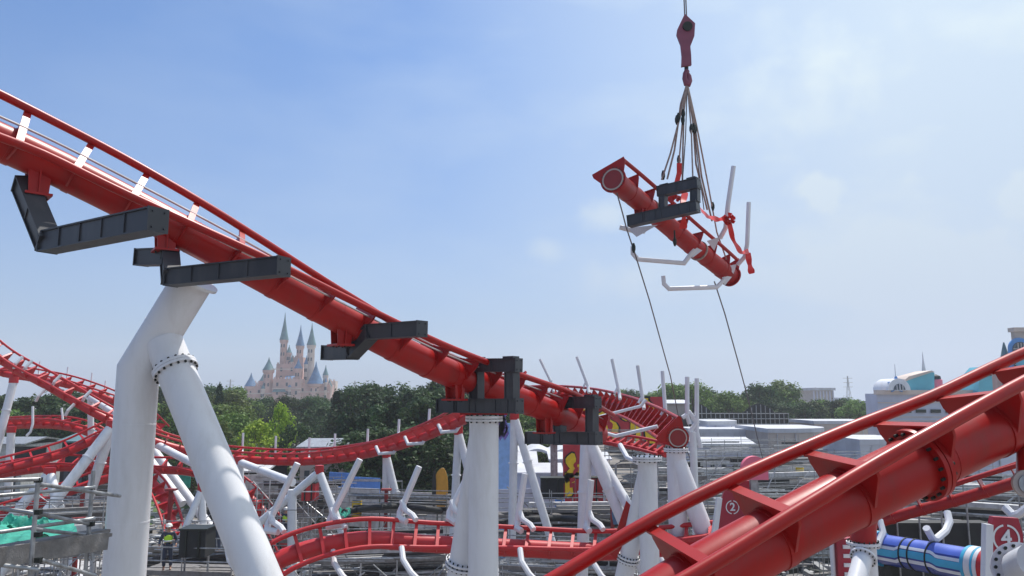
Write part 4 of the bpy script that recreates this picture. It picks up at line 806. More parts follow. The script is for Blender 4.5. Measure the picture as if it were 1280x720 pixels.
# ------------------------------------------------------------------ scaffolding
def scaffold(label, c0, c1, dep, levels, bay=2.9, deckm='board', rail=True, r=.026, gz=0, skew=0, fasc=True, group=None, seed=1, brace=True, loose=10):
    """tube-and-board scaffold between two ground points (front edge), with decks at the given heights"""
    rnd = random.Random(seed); a = Vector(c0); b = Vector(c1); T = (b - a); l = T.length; T.normalize(); S = Vector((-T.y, T.x, 0)); r_ = thing('scaffold', label, 'scaffolding', (a.x, a.y, gz), group)
    n = max(1, int(l / bay)); top = max(levels) + (1.15 if rail else .1)
    for i in range(n + 1):
        for j in (0, 1): q = a + T * (l * i / n) + S * (dep * j); MB().tube([(q.x, q.y, gz), (q.x, q.y, top + rnd.uniform(0, .5))], r, 6, caps=False).build('upright', M['steel'], r_)
    for z in levels:
        for j in (0, 1):
            hs = [z - .1] + ([z + .55, z + 1.05] if (rail and z == max(levels)) or rnd.random() < .35 else [])
            for h_ in hs: q0 = a + S * (dep * j - .03) - T * .3; q1 = b + S * (dep * j - .03) + T * rnd.uniform(.2, .7); MB().tube([(q0.x, q0.y, h_), (q1.x, q1.y, h_ + rnd.uniform(-.04, .04))], r, 6, caps=False).build('ledger', M['steel'], r_)
        for i in range(n + 1): q = a + T * (l * i / n); e = q + S * dep; MB().tube([(q.x, q.y, z - .14), (e.x, e.y, z - .14)], r, 5, caps=False).build('transom', M['steel'], r_)
        k = 0; wb = .26; nb = int(dep / (wb + .02))
        for i in range(n):
            if rnd.random() < .12: continue
            m = MB()
            for k in range(nb):
                q = a + T * (l * i / n) + S * ((k + .5) * dep / nb); e = q + T * (l / n * rnd.uniform(.9, 1.06)); dz = rnd.uniform(-.015, .03); m.beam((q.x, q.y, z + dz), (e.x, e.y, z + dz + rnd.uniform(-.02, .02)), wb, .045)
            m.build('deck_boards', M[deckm], r_)
        if fasc: q0 = a - S * .05; q1 = b - S * .05; MB().beam((q0.x, q0.y, z + .1), (q1.x, q1.y, z + .1), .03, .18).build('toe_board', M[deckm], r_)
    for k in range(loose):
        z = rnd.choice(levels) + rnd.uniform(.03, .95); u0 = rnd.uniform(0, .55) * l; u1 = min(l, u0 + rnd.uniform(3, 9)); o_ = S * rnd.uniform(-.05, dep); q0 = a + T * u0 + o_; q1 = a + T * u1 + o_
        if rnd.random() < .35: MB().tube([(q0.x, q0.y, z), (q1.x, q1.y, z + rnd.uniform(-.05, .05))], .07, 6).build('stored_tube', M['steel'], r_)
        else: MB().beam((q0.x, q0.y, z), (q1.x, q1.y, z + rnd.uniform(-.04, .04)), .3, rnd.choice((.08, .16, .28)), ).build('stored_board_and_gap', M[rnd.choice(('board', 'pale', 'black', 'black', 'concrete', 'pale'))], r_)  # the black ones paint in the dark gaps between decks
    if brace:
        for i in range(0, n, 2):
            for z0, z1_ in zip([gz] + list(levels), levels):
                q0 = a + T * (l * i / n) - S * .06; q1 = a + T * (l * (i + 1) / n) - S * .06; MB().tube([(q0.x, q0.y, z0), (q1.x, q1.y, z1_)], r, 5, caps=False).build('brace', M['steel'], r_)
    return r_
def G0(px, d): p = P(px, 497, d); return (p.x, p.y, 0)
def HZ(py, d): return P(640, py, d).z
# right-hand decks, stepping toward the viewer
scaffold('farthest long scaffold deck right of the open track end', G0(865, 70), G0(1085, 74), 2.5, (HZ(590, 70), HZ(580, 70), HZ(567, 70)), loose=26, deckm='pale', seed=2)
scaffold('long scaffold deck behind the number two fin', G0(868, 58), G0(1110, 62), 2.5, (HZ(618, 58), HZ(604, 58), HZ(590, 58)), loose=26, deckm='pale', seed=3)
scaffold('scaffold deck with loose boards below the pink rounded board', G0(862, 50), G0(1060, 53), 2.4, (HZ(645, 50), HZ(628, 50), HZ(612, 50)), loose=26, seed=4)
scaffold('lower scaffold deck right of the flanged pylon', G0(868, 43), G0(1090, 44), 2.4, (HZ(690, 43), HZ(664, 43), HZ(640, 43)), loose=26, seed=5)
scaffold('scaffold deck seen between the rails at far right', G0(1120, 46), G0(1330, 44), 3, (HZ(650, 46), HZ(630, 46), HZ(608, 46)), loose=26, deckm='pale', seed=6)
scaffold('broad pale walkway above the blue painted pipe', G0(1085, 30), G0(1262, 27.5), 2.2, (HZ(653, 30),), deckm='pale', seed=7, bay=2.6)
scaffold('second walkway behind the broad pale one', G0(1095, 36), G0(1300, 34), 2.2, (HZ(634, 36),), deckm='pale', seed=8)
# centre
scaffold('curving scaffold gangway behind the low track, left half', G0(425, 44), G0(560, 43), 2, (HZ(640, 44),), seed=9, deckm='board'); scaffold('scaffold gangway with handrails behind the low track, right half', G0(612, 42), G0(765, 42), 2.2, (HZ(648, 42), HZ(672, 42)), seed=10)
scaffold('scaffold under the ladder-like ties of the low track', G0(395, 33), G0(560, 34), 2.2, (HZ(706, 33), HZ(730, 33)), seed=11, rail=True, deckm='board', loose=22); scaffold('scaffold under the low track right of the middle pylon', G0(625, 34), G0(770, 33), 2.2, (HZ(712, 34), HZ(735, 34)), seed=12, deckm='board', loose=22)
scaffold('dim scaffold behind the crutch-shaped support', G0(300, 50), G0(420, 50), 2.4, (HZ(622, 50), HZ(640, 50)), seed=13); scaffold('tall scaffold tower beside the empty-topped pylon', G0(760, 45), G0(800, 45), 2, (HZ(610, 45), HZ(585, 45), HZ(562, 45)), seed=14)
scaffold('scaffold rack behind the pylon with the flanged track end', G0(820, 40), G0(880, 40), 2, (HZ(655, 40), HZ(625, 40), HZ(600, 40)), seed=15)
# left
scaffold('scaffold deck behind the two workers', G0(186, 38), G0(300, 38), 2.5, (HZ(706, 38), HZ(690, 38)), seed=16, loose=12); scaffold('scaffold with pale boards among the left supports', G0(-30, 34), G0(140, 36), 3, (HZ(672, 35), HZ(700, 35)), seed=17); scaffold('far scaffold rows under the left tracks', G0(-40, 48), G0(150, 50), 3, (HZ(636, 49), HZ(655, 49)), seed=18)
scaffold('platform scaffold carrying the worker in a white helmet', G0(180, 30.4), G0(300, 30), 2.0, (HZ(714, 31), HZ(714, 31) - 1.9), seed=19, deckm='board', bay=1.8, loose=0)
# near scaffold in the left corner
nr = thing('scaffold', 'nearest grey scaffold with a thick plank edge in the lower left corner', 'scaffolding', ground(P(47, 700, 10)))
q = P(48, 597, 10); MB().tube([(q.x, q.y, 0), (q.x, q.y, q.z)], .028, 12).build('upright', M['steel'], nr); q2 = P(115, 588, 11.2); MB().tube([(q2.x, q2.y, 0), (q2.x + .02, q2.y, q2.z)], .028, 12).build('upright', M['steel'], nr)
q3 = P(-30, 590, 8.6); MB().tube([(q3.x, q3.y, 0), (q3.x, q3.y, q3.z + .2)], .028, 12).build('upright', M['steel'], nr)
for pts in ([(-20, 601, 9.4), (50, 599, 10)], [(-20, 612, 10), (60, 606, 10.3)], [(-30, 622, 9.9), (118, 609, 11.2)], [(48, 605, 10), (150, 620, 11.6)], [(-20, 633, 10), (48, 642, 10.1), (112, 655, 11.2)], [(-20, 668, 9.8), (118, 648, 11.2)], [(40, 661, 10.2), (108, 669, 11.3)], [(-10, 705, 9.8), (50, 712, 10)], [(48, 699, 10), (120, 720, 10.8)], [(110, 655, 11.2), (116, 700, 11.2)]):
    MB().tube([P(*p) for p in pts], .026, 10).build('ledger', M['steel'], nr)
for (a_, b_), o_ in zip([((-30, 701, 9.5), (134, 676, 11.4)), ((-30, 695, 9.8), (132, 668, 11.9)), ((-30, 690, 10.2), (130, 663, 12.4))], (0, 1, 2)):
    MB().beam(P(*a_), P(*b_), .05 if o_ == 0 else .24, .24 if o_ == 0 else .05).build('plank', M['board'], nr)
for x, y, d in [(48, 600, 10), (48, 640, 10), (48, 668, 10), (114, 610, 11.2), (114, 655, 11.2), (48, 700, 10)]: MB().box(P(x, y, d), (.036, .036, .03)).build('coupler', M['bolt'], nr)
# crumpled green netting on it
def cloth(name, label, pts4, mm, amp, seed, nx=26, ny=12):
    q = [P(*p) for p in pts4]; rnd = random.Random(seed); m = MB(); vs = []
    for i in range(nx + 1):
        for j in range(ny + 1):
            u, v = i / nx, j / ny; p = (q[0].lerp(q[1], u)).lerp(q[3].lerp(q[2], u), v); vs.append(p + Z * (amp * (math.sin(u * 9 + v * 5 + seed) + .7 * math.sin(u * 23 - v * 14) + rnd.uniform(-.6, .6))))
    n_ = len(vs); vs += [p - Z * .012 for p in vs]; fs = []
    for i in range(nx):
        for j in range(ny):
            a = i * (ny + 1) + j; f = (a, a + 1, a + ny + 2, a + ny + 1); fs += [f, tuple(k + n_ for k in f[::-1])]
    m.add(vs, fs); o = m.build(name, M[mm], None, loc=q[0]); tag(o, label, 'netting'); return o
cloth('safety_net', 'crumpled green netting heaped behind the near plank', [(-20, 685, 13), (98, 668, 14), (88, 650, 17), (-20, 655, 17)], 'teal', .05, 3); cloth('safety_net', 'green netting hung on the rail behind the near scaffold', [(-20, 664, 15.6), (70, 662, 16), (60, 646, 16.3), (-20, 650, 16)], 'teal', .06, 5); cloth('safety_net', 'small green net between the centre supports', [(424, 636, 43), (438, 636, 43), (438, 644, 42), (424, 646, 42)], 'teal', .06, 7); cloth('safety_net', 'teal sheet spread under the crossing tracks at left', [(100, 575, 60), (130, 572, 60), (128, 566, 66), (104, 568, 66)], 'teal', .08, 8)

# falsework: slanting and upright thin tubes between the decks, one thing per bay row
def falsework(label, px0, px1, d, z0, z1, n, seed, r=.026):
    rnd = random.Random(seed); a = P(px0, 600, d); b = P(px1, 600, d + 1); r_ = thing('falsework', label, 'scaffolding', (a.x, a.y, 0))
    for i in range(n):
        t = rnd.random(); x = a.x + (b.x - a.x) * t; y = d + rnd.uniform(-1.2, 1.2); k = rnd.random()
        if k < .4: q = [(x, y, 0 if rnd.random() < .5 else z0), (x, y, rnd.uniform(z0 + .5, z1))]
        elif k < .75: h = rnd.uniform(z0, z1); q = [(x, y, h), (x + rnd.uniform(1.2, 4.5), y, h + rnd.uniform(-.05, .05))]
        else: h = rnd.uniform(z0, z1 - .8); q = [(x, y, h), (x + rnd.choice((-1, 1)) * rnd.uniform(.8, 2), y + rnd.uniform(-.5, .5), h + rnd.uniform(.8, 1.8))]
        MB().tube(q, r * rnd.choice((1, 1, 1.5)), 5, caps=False).build('tube', M['steel' if rnd.random() < .7 else 'pale'], r_)
falsework('tangle of thin steel tubes below the ladder-like ties of the low track', 390, 560, 33, 1.5, HZ(692, 33), 70, 1); falsework('tangle of thin steel tubes below the low track right of the middle pylon', 625, 775, 34, 1.5, HZ(694, 34), 60, 2)
falsework('tubes standing behind the crutch-shaped support', 300, 430, 47, 2, HZ(598, 47), 60, 3); falsework('railing tubes behind the low track at the centre', 610, 780, 44, 3, HZ(618, 44), 60, 4); falsework('tube thicket behind the near scaffold', -10, 140, 40, 2, HZ(618, 40), 70, 5)
falsework('tube thicket between the big white legs', 228, 300, 42, 2, HZ(632, 42), 40, 6); falsework('tube thicket right of the flanged pylon', 870, 1080, 47, 2, HZ(592, 47), 90, 7); falsework('tubes above the blue painted pipe', 1100, 1270, 33, 3, HZ(612, 33), 50, 8); falsework('tubes between the flared and the flanged pylon', 760, 870, 43, 2, HZ(575, 43), 70, 9)

# ------------------------------------------------------------------ right-hand corner: painted pipe, numbered fins, red-capped support
def number(txt, c, size, parent, ax, up, nrm):
    cu = bpy.data.curves.new('number', 'FONT'); cu.body = txt; cu.size = size; cu.extrude = .006; cu.align_x = 'CENTER'; cu.align_y = 'CENTER'; cu.offset = size * .02
    o = bpy.data.objects.new('tmp', cu); C.objects.link(o); bpy.context.view_layer.update()
    me = bpy.data.meshes.new_from_object(o.evaluated_get(bpy.context.evaluated_depsgraph_get())); bpy.data.objects.remove(o)
    mt = Matrix((ax, up, nrm)).transposed().to_4x4(); mt.translation = Vector(c) - ORG[parent.name]; me.transform(mt); me.materials.clear(); me.materials.append(M['white'])
    o = bpy.data.objects.new('number', me); C.objects.link(o); o.parent = parent
def fin(label, outline, d, th, txt, cpx, rad, num_size, marks=()):
    r_ = thing('numbered_fin', label, 'fin panel', ground(P(*outline[0], d))); MB().prism([P(a, b, d) for a, b in outline], (0, th, 0)).build('panel', M['rededge2'], r_)
    # pale edge strip along the left side
    a, b = P(outline[0][0], outline[0][1], d), P(outline[1][0], outline[1][1], d); MB().beam(a - Vector((.09, 0, 0)), b - Vector((.09, 0, 0)), .14, .16, Vector((0, 1, 0))).build('edge_strip', M['white'], r_)
    c = P(*cpx, d) - Vector((0, .012, 0)); m = MB(); n = 40
    for s_, e in ((1, 19), (21, 39)):
        vs = []
        for i in range(s_, e + 1):
            t = 2 * math.pi * i / n + math.pi / 2; vs += [c + Vector((rad * math.cos(t), 0, rad * math.sin(t))), c + Vector((rad * .86 * math.cos(t), 0, rad * .86 * math.sin(t)))]
        k = len(vs); vs += [v + Vector((0, .01, 0)) for v in vs]; fs = [(2 * i, 2 * i + 1, 2 * i + 3, 2 * i + 2) for i in range(e - s_)]; m.add(vs, fs)
    m.build('ring', M['white'], r_); number(txt, c - Vector((0, .004, 0)), num_size, r_, Vector((1, 0, 0)), Z, Vector((0, -1, 0)))
    for a_, b_ in marks: q = P(a_, b_, d) - Vector((0, .01, 0)); MB().box(q, (.09, .008, .02)).build('stripe', M['white'], r_)
    return r_
M['rededge2'] = mat('crimson_panel', (.36, .012, .035), .45, var=.08, dirt=(.25, .03, .04), dirt_amt=.4)
fin('crimson fin with a white ringed number two below the pink rounded board', [(897, 668), (903, 622), (909, 604), (944, 600), (950, 668)], 22, .12, '2', (915.5, 634), .19, .30)
fin('crimson fin with a white ringed number four at the right edge', [(1238, 760), (1240, 655), (1242, 646), (1273, 648), (1279, 668), (1279, 760)], 15.5, .14, '4', (1257.5, 673), .27, .42, [(1249, y) for y in (698, 705, 712, 719)])
MB().tube([P(1236, 664, 15.4), P(1236, 740, 15.4)], .05, 10)
pb = thing('rounded_board', 'pink rounded board rising behind the rail next to the number two fin', 'board', ground(P(950, 600, 21.5))); c = P(944, 586, 21.5); pts = [(c.x + .36 * math.cos(t), 21.5, c.z + .34 * math.sin(t)) for t in [math.pi * i / 14 for i in range(15)]]
MB().prism(pts + [(c.x - .36, 21.5, c.z - .3), (c.x + .36, 21.5, c.z - .3)], (0, .2, 0)).build('panel', M['pink'], pb); MB().box((c.x, 21.7, (c.z - .3) / 2), (.1, .08, (c.z - .3) / 2)).build('post', M['steel'], pb)
# blue painted pipe on its dark cradle
a, b = P(1103, 686, 23), P(1214, 706, 20.6); T = (b - a).normalized(); pp = thing('painted_pipe', 'large horizontal pipe painted in blue and white zigzag bands', 'pipe', ground(a)); l = (b - a).length; rp_ = .42
MB().tube([a, b], rp_, 36).build('pipe_body', mat('deep_blue_paint', (.02, .05, .30), .3, coat=.3), pp)
ref = Z; S = T.cross(Z).normalized(); U = S.cross(T)
def band(a0, a1, x0, x1, mm, zig=0.0, k=0, name='stripe'):
    m = MB(); vs = []; n = 30; mth = 5
    for i in range(n + 1):
        f = i / n; x = x0 + (x1 - x0) * f; zz = zig * (1 if (f > .30 and f < .72) else 0) if zig else 0
        fr = max(0, min(1, (f - .27) / .06)) if f < .5 else 1 - max(0, min(1, (f - .68) / .06)); zz = zig * fr
        for j in range(mth + 1):
            t = a0 + (a1 - a0) * j / mth + zz; vs.append(a + T * (x * l) + (S * math.cos(t) + U * math.sin(t)) * (rp_ + .006 + k * .003))
    m.add(vs, [(i * (mth + 1) + j, i * (mth + 1) + j + 1, (i + 1) * (mth + 1) + j + 1, (i + 1) * (mth + 1) + j) for i in range(n) for j in range(mth)]); m.build(name, mm, pp)
mp_w = mat('pipe_white', (.70, .74, .80), .35); mp_c = mat('pipe_cyan', (.05, .40, .62), .35); mp_b = mat('pipe_royal', (.07, .13, .52), .35)
band(.55, 1.45, .0, 1, mp_b, .0, 0); band(.22, .42, .0, 1, mp_w, .22, 1); band(-.25, .2, .0, 1, mp_c, .18, 1); band(-.62, -.38, .0, 1, mp_w, .2, 1)
for f in (.32, .42, .62): MB().disk(a + T * (l * f), T, rp_ - .01, rp_ + .025, .04, 32).build('hoop', M['bolt'], pp)
for e, sg in ((a, -1), (b, 1)):
    for k, (mm, w_) in enumerate([(mp_c, .09), (M['white'], .16), (mp_c, .05), (M['white'], .1), (M['redfar'], .22), (M['steel'], .25)][: (4 if sg < 0 else 6)]):
        off_ = sum([.1, .17, .06, .11, .23, .26][:k]) + w_ / 2; MB().disk(e + T * sg * off_, T, 0, rp_ + .07 - .02 * (k == 5) , w_, 32).build('end_collar', mm, pp)
for f in (.1, .9): q = a + T * (l * f); MB().box((q.x, q.y, (q.z - .4) / 2), (.12, .2, (q.z - .4) / 2)).build('cradle_leg', M['bolt'], pp)
dk = thing('dark_void', 'black backing that stands in for the dark void behind the blue painted pipe', 'dark backing', ground(P(1170, 700, 25.4))); a_, b_ = P(1090, 664, 25.8), P(1262, 668, 24.4)
MB().box(((a_.x + b_.x) / 2, 25.6, b_.z / 2 + .1), ((b_.x - a_.x) / 2, .3, b_.z / 2 + .1)).build('sheet', M['black'], dk)  # black sheet paints the darkness of the void behind the pipe
for f in (.15, .35, .55, .78): x = a_.x + (b_.x - a_.x) * f; MB().tube([(x, 25.2, 0), (x, 25.2, b_.z + 1.1)], .03, 8).build('post', M['steel'], dk)
for k in range(5): x = a_.x + (b_.x - a_.x) * (.1 + .18 * k); MB().box((x, 25.2, a_.z - 1.5 - .1 * k), (.5, .15, .03)).build('bracket', M['bolt'], dk)
# red-capped white support
s1 = thing('support_pylon', 'white support with a red flanged cap under the closest track', 'support pylon', ground(P(1078, 700, 19))); t_ = P(1079, 680, 19)
MB().tube([(t_.x, t_.y, 0), t_], .29, 32).build('column', M['white'], s1); cp_ = MB().tube([t_ + Z * .04, P(1081, 655, 19), P(1086, 640, 19.2)], [.30, .27, .24], 28).build('red_cap', M['red'], s1)
m = MB(); m.disk(t_ + Z * .02, Z, 0, .38, .06, 36); fl = m.build('cap_flange', M['white'], s1); [MB().bolts(t_ + Z * .03, Z, .34, 1, .016, .14, 2 * math.pi * k / 18).build('bolt', M['bolt'], fl) for k in range(18)]
q = P(1072, 722, 18.4); d = (q - P(1080, 692, 18.9)).normalized(); c = P(1079, 697, 18.75); lg = leg(s1, c, c + d * 7, .22, name='raked_leg'); MB().disk(c, d, .2, .30, .05, 30).build('leg_flange', M['white'], lg); MB().bolts(c, d, .26, 16, .016, .12).build('bolt_circle', M['bolt'], lg)
for k, z in enumerate((1.0, 1.25, 1.5)): MB().disk(t_ - Z * z, Z, .28, .297, .12, 32).build('painted_band', M['redfar'] if k != 1 else mp_c, s1)
st = thing('striped_post', 'crimson post with white rungs left of the red-capped support', 'post', ground(P(1053, 700, 20))); q = P(1054, 672, 20); MB().box((q.x, 20, q.z / 2), (.22, .12, q.z / 2)).build('post_body', M['rededge2'], st)
for k in range(12): MB().box((q.x + .03, 19.86, q.z - .2 - k * .22), (.11, .02, .045)).build('rung', M['white'], st)
MB().tube([(q.x - .3, 20, 0), (q.x - .3, 20, q.z + .05)], .06, 12).build('side_rail', M['white'], st)
# big bolted flange in the corner
s2 = thing('support_pylon', 'large white flanged pipe end in the lower right corner', 'support pylon', ground(P(1285, 745, 9.5))); c = P(1276, 712, 9.5); T2 = Vector((-.35, -.86, .36)).normalized()
MB().disk(c, T2, .18, .315, .06, 44).build('flange', M['white'], s2); [MB().bolts(c + T2 * .02, T2, .265, 1, .02, .10, 2 * math.pi * k / 18).build('bolt', M['bolt'], s2) for k in range(18)]; MB().tube([c + T2 * .03, c + T2 * .5 + Vector((.1, 0, 0))], .215, 36).build('leg', mat('grey_white_paint', (.6, .61, .63), .45), s2); MB().tube([c - T2 * .03, c - T2 * .5 - Z * .6, c - T2 * .8 - Z * 2, ground(c - T2 * 1.0)], .22, 32).build('column', M['white'], s2)
s3 = thing('sheave_wheel', 'pale grey round plate on the closest track at the right edge', 'plate', P(1279, 606, 8.1)); c = P(1284, 605, 8.0); MB().disk(c, Vector((-.2, -1, .1)), 0, .14, .05, 32).build('disc', M['tan'], s3); MB().disk(c + Vector((0, -.03, 0)), Vector((-.2, -1, .1)), .05, .1, .03, 32).build('hub', M['steel'], s3)
MB().tube([P(1284, 605, 8.05), P(1284, 560, 8.4)], .10, 20).build('bracket_arm', M['red'], s3)

# ------------------------------------------------------------------ loose site things
def generic(name, label, cat, group=None):
    return lambda loc: thing(name, label, cat, loc, group)
for i, (x, y, d, w_, h_, mm, lab) in enumerate([(247, 677, 30.6, .5, .5, 'black', 'black sheeted cabinet beside the worker in a white helmet'), (736, 612, 47, .8, .7, 'redfar', 'red crate at the foot of the yellow and red pillar'), (690, 610, 48, .7, .6, 'black', 'black crate left of the red crate'), (388, 614, 47, .4, .5, 'redfar', 'red machine case behind the crutch-shaped support'), (930, 598, 55, .6, .6, 'teal', 'green crate on the deck behind the number two fin'), (1205, 640, 33, .7, .5, 'black', 'black case on the walkway above the blue pipe'), (800, 640, 38, .5, .5, 'blue', 'blue crate beside the flared pylon')]):
    p = P(x, y, d); r_ = thing('site_crate', lab, 'crate', (p.x, p.y, p.z - h_)); MB().box(p, (w_, .5, h_)).build('box', M[mm], r_); MB().box(p + Z * (h_ + .03), (w_ + .04, .54, .03)).build('lid', M['bolt'], r_)
    for s_ in (-.5, .5): MB().box(p + Vector((w_ * s_, -.52, 0)), (.04, .03, h_ * .95)).build('batten', M['bolt'], r_)
    for k in (-1, 1): MB().tube([(p.x + k * w_ * .9, p.y, p.z - h_), (p.x + k * w_ * .9, p.y, 0)], .04, 6).build('stand_leg', M['steel'], r_)
rnd = random.Random(5)
# stacks of boards and pipes lying on the ground
lt = ['left', 'right']
SP = ['under the left tracks', 'by the near scaffold', 'beside the left column', 'behind the helmeted worker', 'behind the raked leg', 'below the crutch-shaped support', 'behind the crutch-shaped support', 'below the blue hoarding', 'before the orange cutout board', 'right of the middle pylon', 'left of the flared pylon', 'right of the flanged pylon', 'behind the number two fin', 'behind the bolted joint', 'behind the blue pipe', 'at the far right behind the tracks']
for i, (x, y, d, n) in enumerate([(70, 640, 62, 9), (20, 652, 58, 8), (110, 660, 55, 8), (210, 640, 60, 8), (270, 640, 62, 8), (330, 650, 58, 8), (400, 655, 56, 8), (470, 660, 55, 8), (540, 650, 58, 8), (650, 655, 56, 8), (760, 640, 60, 8), (880, 640, 62, 9), (960, 640, 60, 9), (1030, 650, 60, 8), (1120, 640, 58, 8), (1210, 640, 60, 9)]):
    p = G0(x, d); pipe = i % 2; r_ = thing('pipe_stack' if pipe else 'board_stack', ('steel tubes' if pipe else 'long boards') + ' stacked on the ground ' + SP[i], 'stack', p, 'material stacks on the site')
    ang = rnd.uniform(-.5, .5); T = Vector((math.cos(ang), math.sin(ang), 0))
    for k in range(n * 2):
        o_ = Vector(p) + Vector((-T.y, T.x, 0)) * ((k % n) - n / 2) * .3 + Z * (.2 + .28 * (k // n)); a_ = o_ - T * rnd.uniform(1.8, 2.4); b_ = o_ + T * rnd.uniform(1.8, 2.4)
        if pipe: MB().tube([a_, b_], .11, 6).build('tube', M['steel'], r_)
        else: MB().beam(a_, b_, .26, .12).build('board', M['pale' if i % 4 else 'board'], r_)
for i, (x, y, d, h_, lab) in enumerate([(98, 648, 40, 4, 'dark red steel post with a flat head left of the tall white column'), (104, 612, 46, 4, 'thin dark red post behind the near scaffold'), (214, 612, 43, 5, 'dark red steel post with a flat head between the big white legs'), (483, 612, 44, 4, 'dark red post in front of the blue hoarding'), (765, 625, 40, 5, 'slanted red post left of the flared pylon'), (1120, 560, 64, 3, 'red post behind the closest track')]):
    p = P(x, y, d); r_ = thing('red_post', lab, 'post', (p.x, p.y, 0)); MB().box((p.x, p.y, p.z / 2), (.09, .09, p.z / 2)).build('shaft', M['rededge'], r_); MB().box((p.x, p.y, p.z), (.28, .2, .05)).build('head_plate', M['rededge'], r_)
for i, (x, y, d, mm, lab) in enumerate([(60, 652, 44, 'blue', 'blue drum by the left supports'), (160, 700, 36, 'yellow', 'yellow drum behind the tall white column'), (318, 640, 47, 'redfar', 'red drum right of the raked leg'), (446, 636, 45, 'yellow', 'yellow drum on the gangway before the blue hoarding'), (520, 632, 46, 'blue', 'blue drum on the gangway behind the low track'), (700, 634, 46, 'blue', 'blue drum left of the red crate'), (848, 622, 41, 'orange', 'orange drum behind the flanged pylon'), (1000, 592, 58, 'yellow', 'yellow drum on the far deck'), (1140, 632, 38, 'redfar', 'red drum on the walkway behind the closest track'), (1222, 630, 37, 'blue', 'blue drum near the number four fin')]):
    p = P(x, y, d); r_ = thing('oil_drum', lab, 'drum', (p.x, p.y, p.z - .45)); MB().lathe(p - Z * .45, [(.29, 0), (.29, .28), (.305, .3), (.29, .32), (.29, .6), (.305, .62), (.29, .64), (.29, .9)], 18).build('barrel', M[mm], r_); MB().lathe(p + Z * .45, [(.27, .0), (.27, .015)], 18).build('lid', M['bolt'], r_)
    m = MB(); m.box(p - Z * .48, (.7, .5, .03)); m.build('pallet', M['board'], r_)
    for a_ in (-.55, .55): MB().tube([(p.x + a_, p.y, 0), (p.x + a_, p.y, p.z - .5)], .04, 6).build('stand_leg', M['steel'], r_)
# gravel / debris reading as one mass
m = MB(); rnd = random.Random(8)
for k in range(5200):
    d = rnd.uniform(30, 100); x = rnd.uniform(-.72, .72) * d; s_ = rnd.uniform(.08, .42); zc = s_ * .4; a_ = rnd.uniform(0, 3); ax = (Vector((math.cos(a_), math.sin(a_), 0)), Vector((-math.sin(a_), math.cos(a_), 0)), Z); m.k = rnd.choice((0, 0, 1, 1, 2, 3)); m.box((x, d, zc), (s_ * rnd.uniform(.5, 3.5), s_ * .5, s_ * .4), ax)
tag(m.build('debris', [M['pale'], M['board'], M['bolt'], M['steel']], None, loc=(0, 40, 0)), 'scattered rubble and offcuts covering the site ground', 'rubble', kind='stuff')
# sand mound and curved dark hoses in the centre
sp_ = MB(); c = Vector(G0(1060, 130)); sp_.lathe(c, [(11, 0), (9, 3), (6, 6.2), (3, 7.6), (.5, 8)], 24); tag(sp_.build('sand_mound', M['stonepile'], None, loc=c), 'tan mound in front of the tree clump', 'mound')
for k, (x0, x1, y, d) in enumerate([(610, 770, 655, 40), (600, 760, 648, 43), (430, 560, 640, 42.5)]):
    pts = [P(x0 + (x1 - x0) * i / 14, y - 7 * math.sin(math.pi * i / 14), d + 1.2 * math.sin(i)) for i in range(15)]; tag(MB().tube(pts, .16, 10).build('duct_pipe', M['black'], None, loc=pts[0]), ['thick black pipe bowed behind the low track right of the middle pylon', 'second black pipe above the bowed one', 'black pipe lying along the gangway left of the middle pylon'][k], 'pipe')
bp_ = [P(770, 655, 37), P(768, 640, 37), P(774, 630, 37), P(782, 628, 37), P(786, 636, 37)]; tag(MB().tube(cr(bp_, 5), .13, 10).build('hose', mat('blue_hose', (.09, .16, .27), .5), None, loc=bp_[0]), 'blue-grey bent hose left of the flared pylon', 'hose')

# twin grey rods right of the open track end
tw = thing('signal_mast', 'pair of tall white rods standing right of the open track end', 'rod', ground(P(866, 560, 34)))
for q in ([(859, 471, 34), (859, 520, 34), (862, 530, 34)], [(871, 473, 34), (871, 540, 34), (876, 560, 34)], [(853, 522, 34), (862, 516, 34), (871, 528, 34), (862, 540, 34)]): MB().tube([P(*p) for p in q], .1, 8).build('rod', M['whitefar'], tw)
q = P(866, 540, 34); MB().tube([(q.x, 34, 0), q], .16, 10).build('post', M['whitefar'], tw)

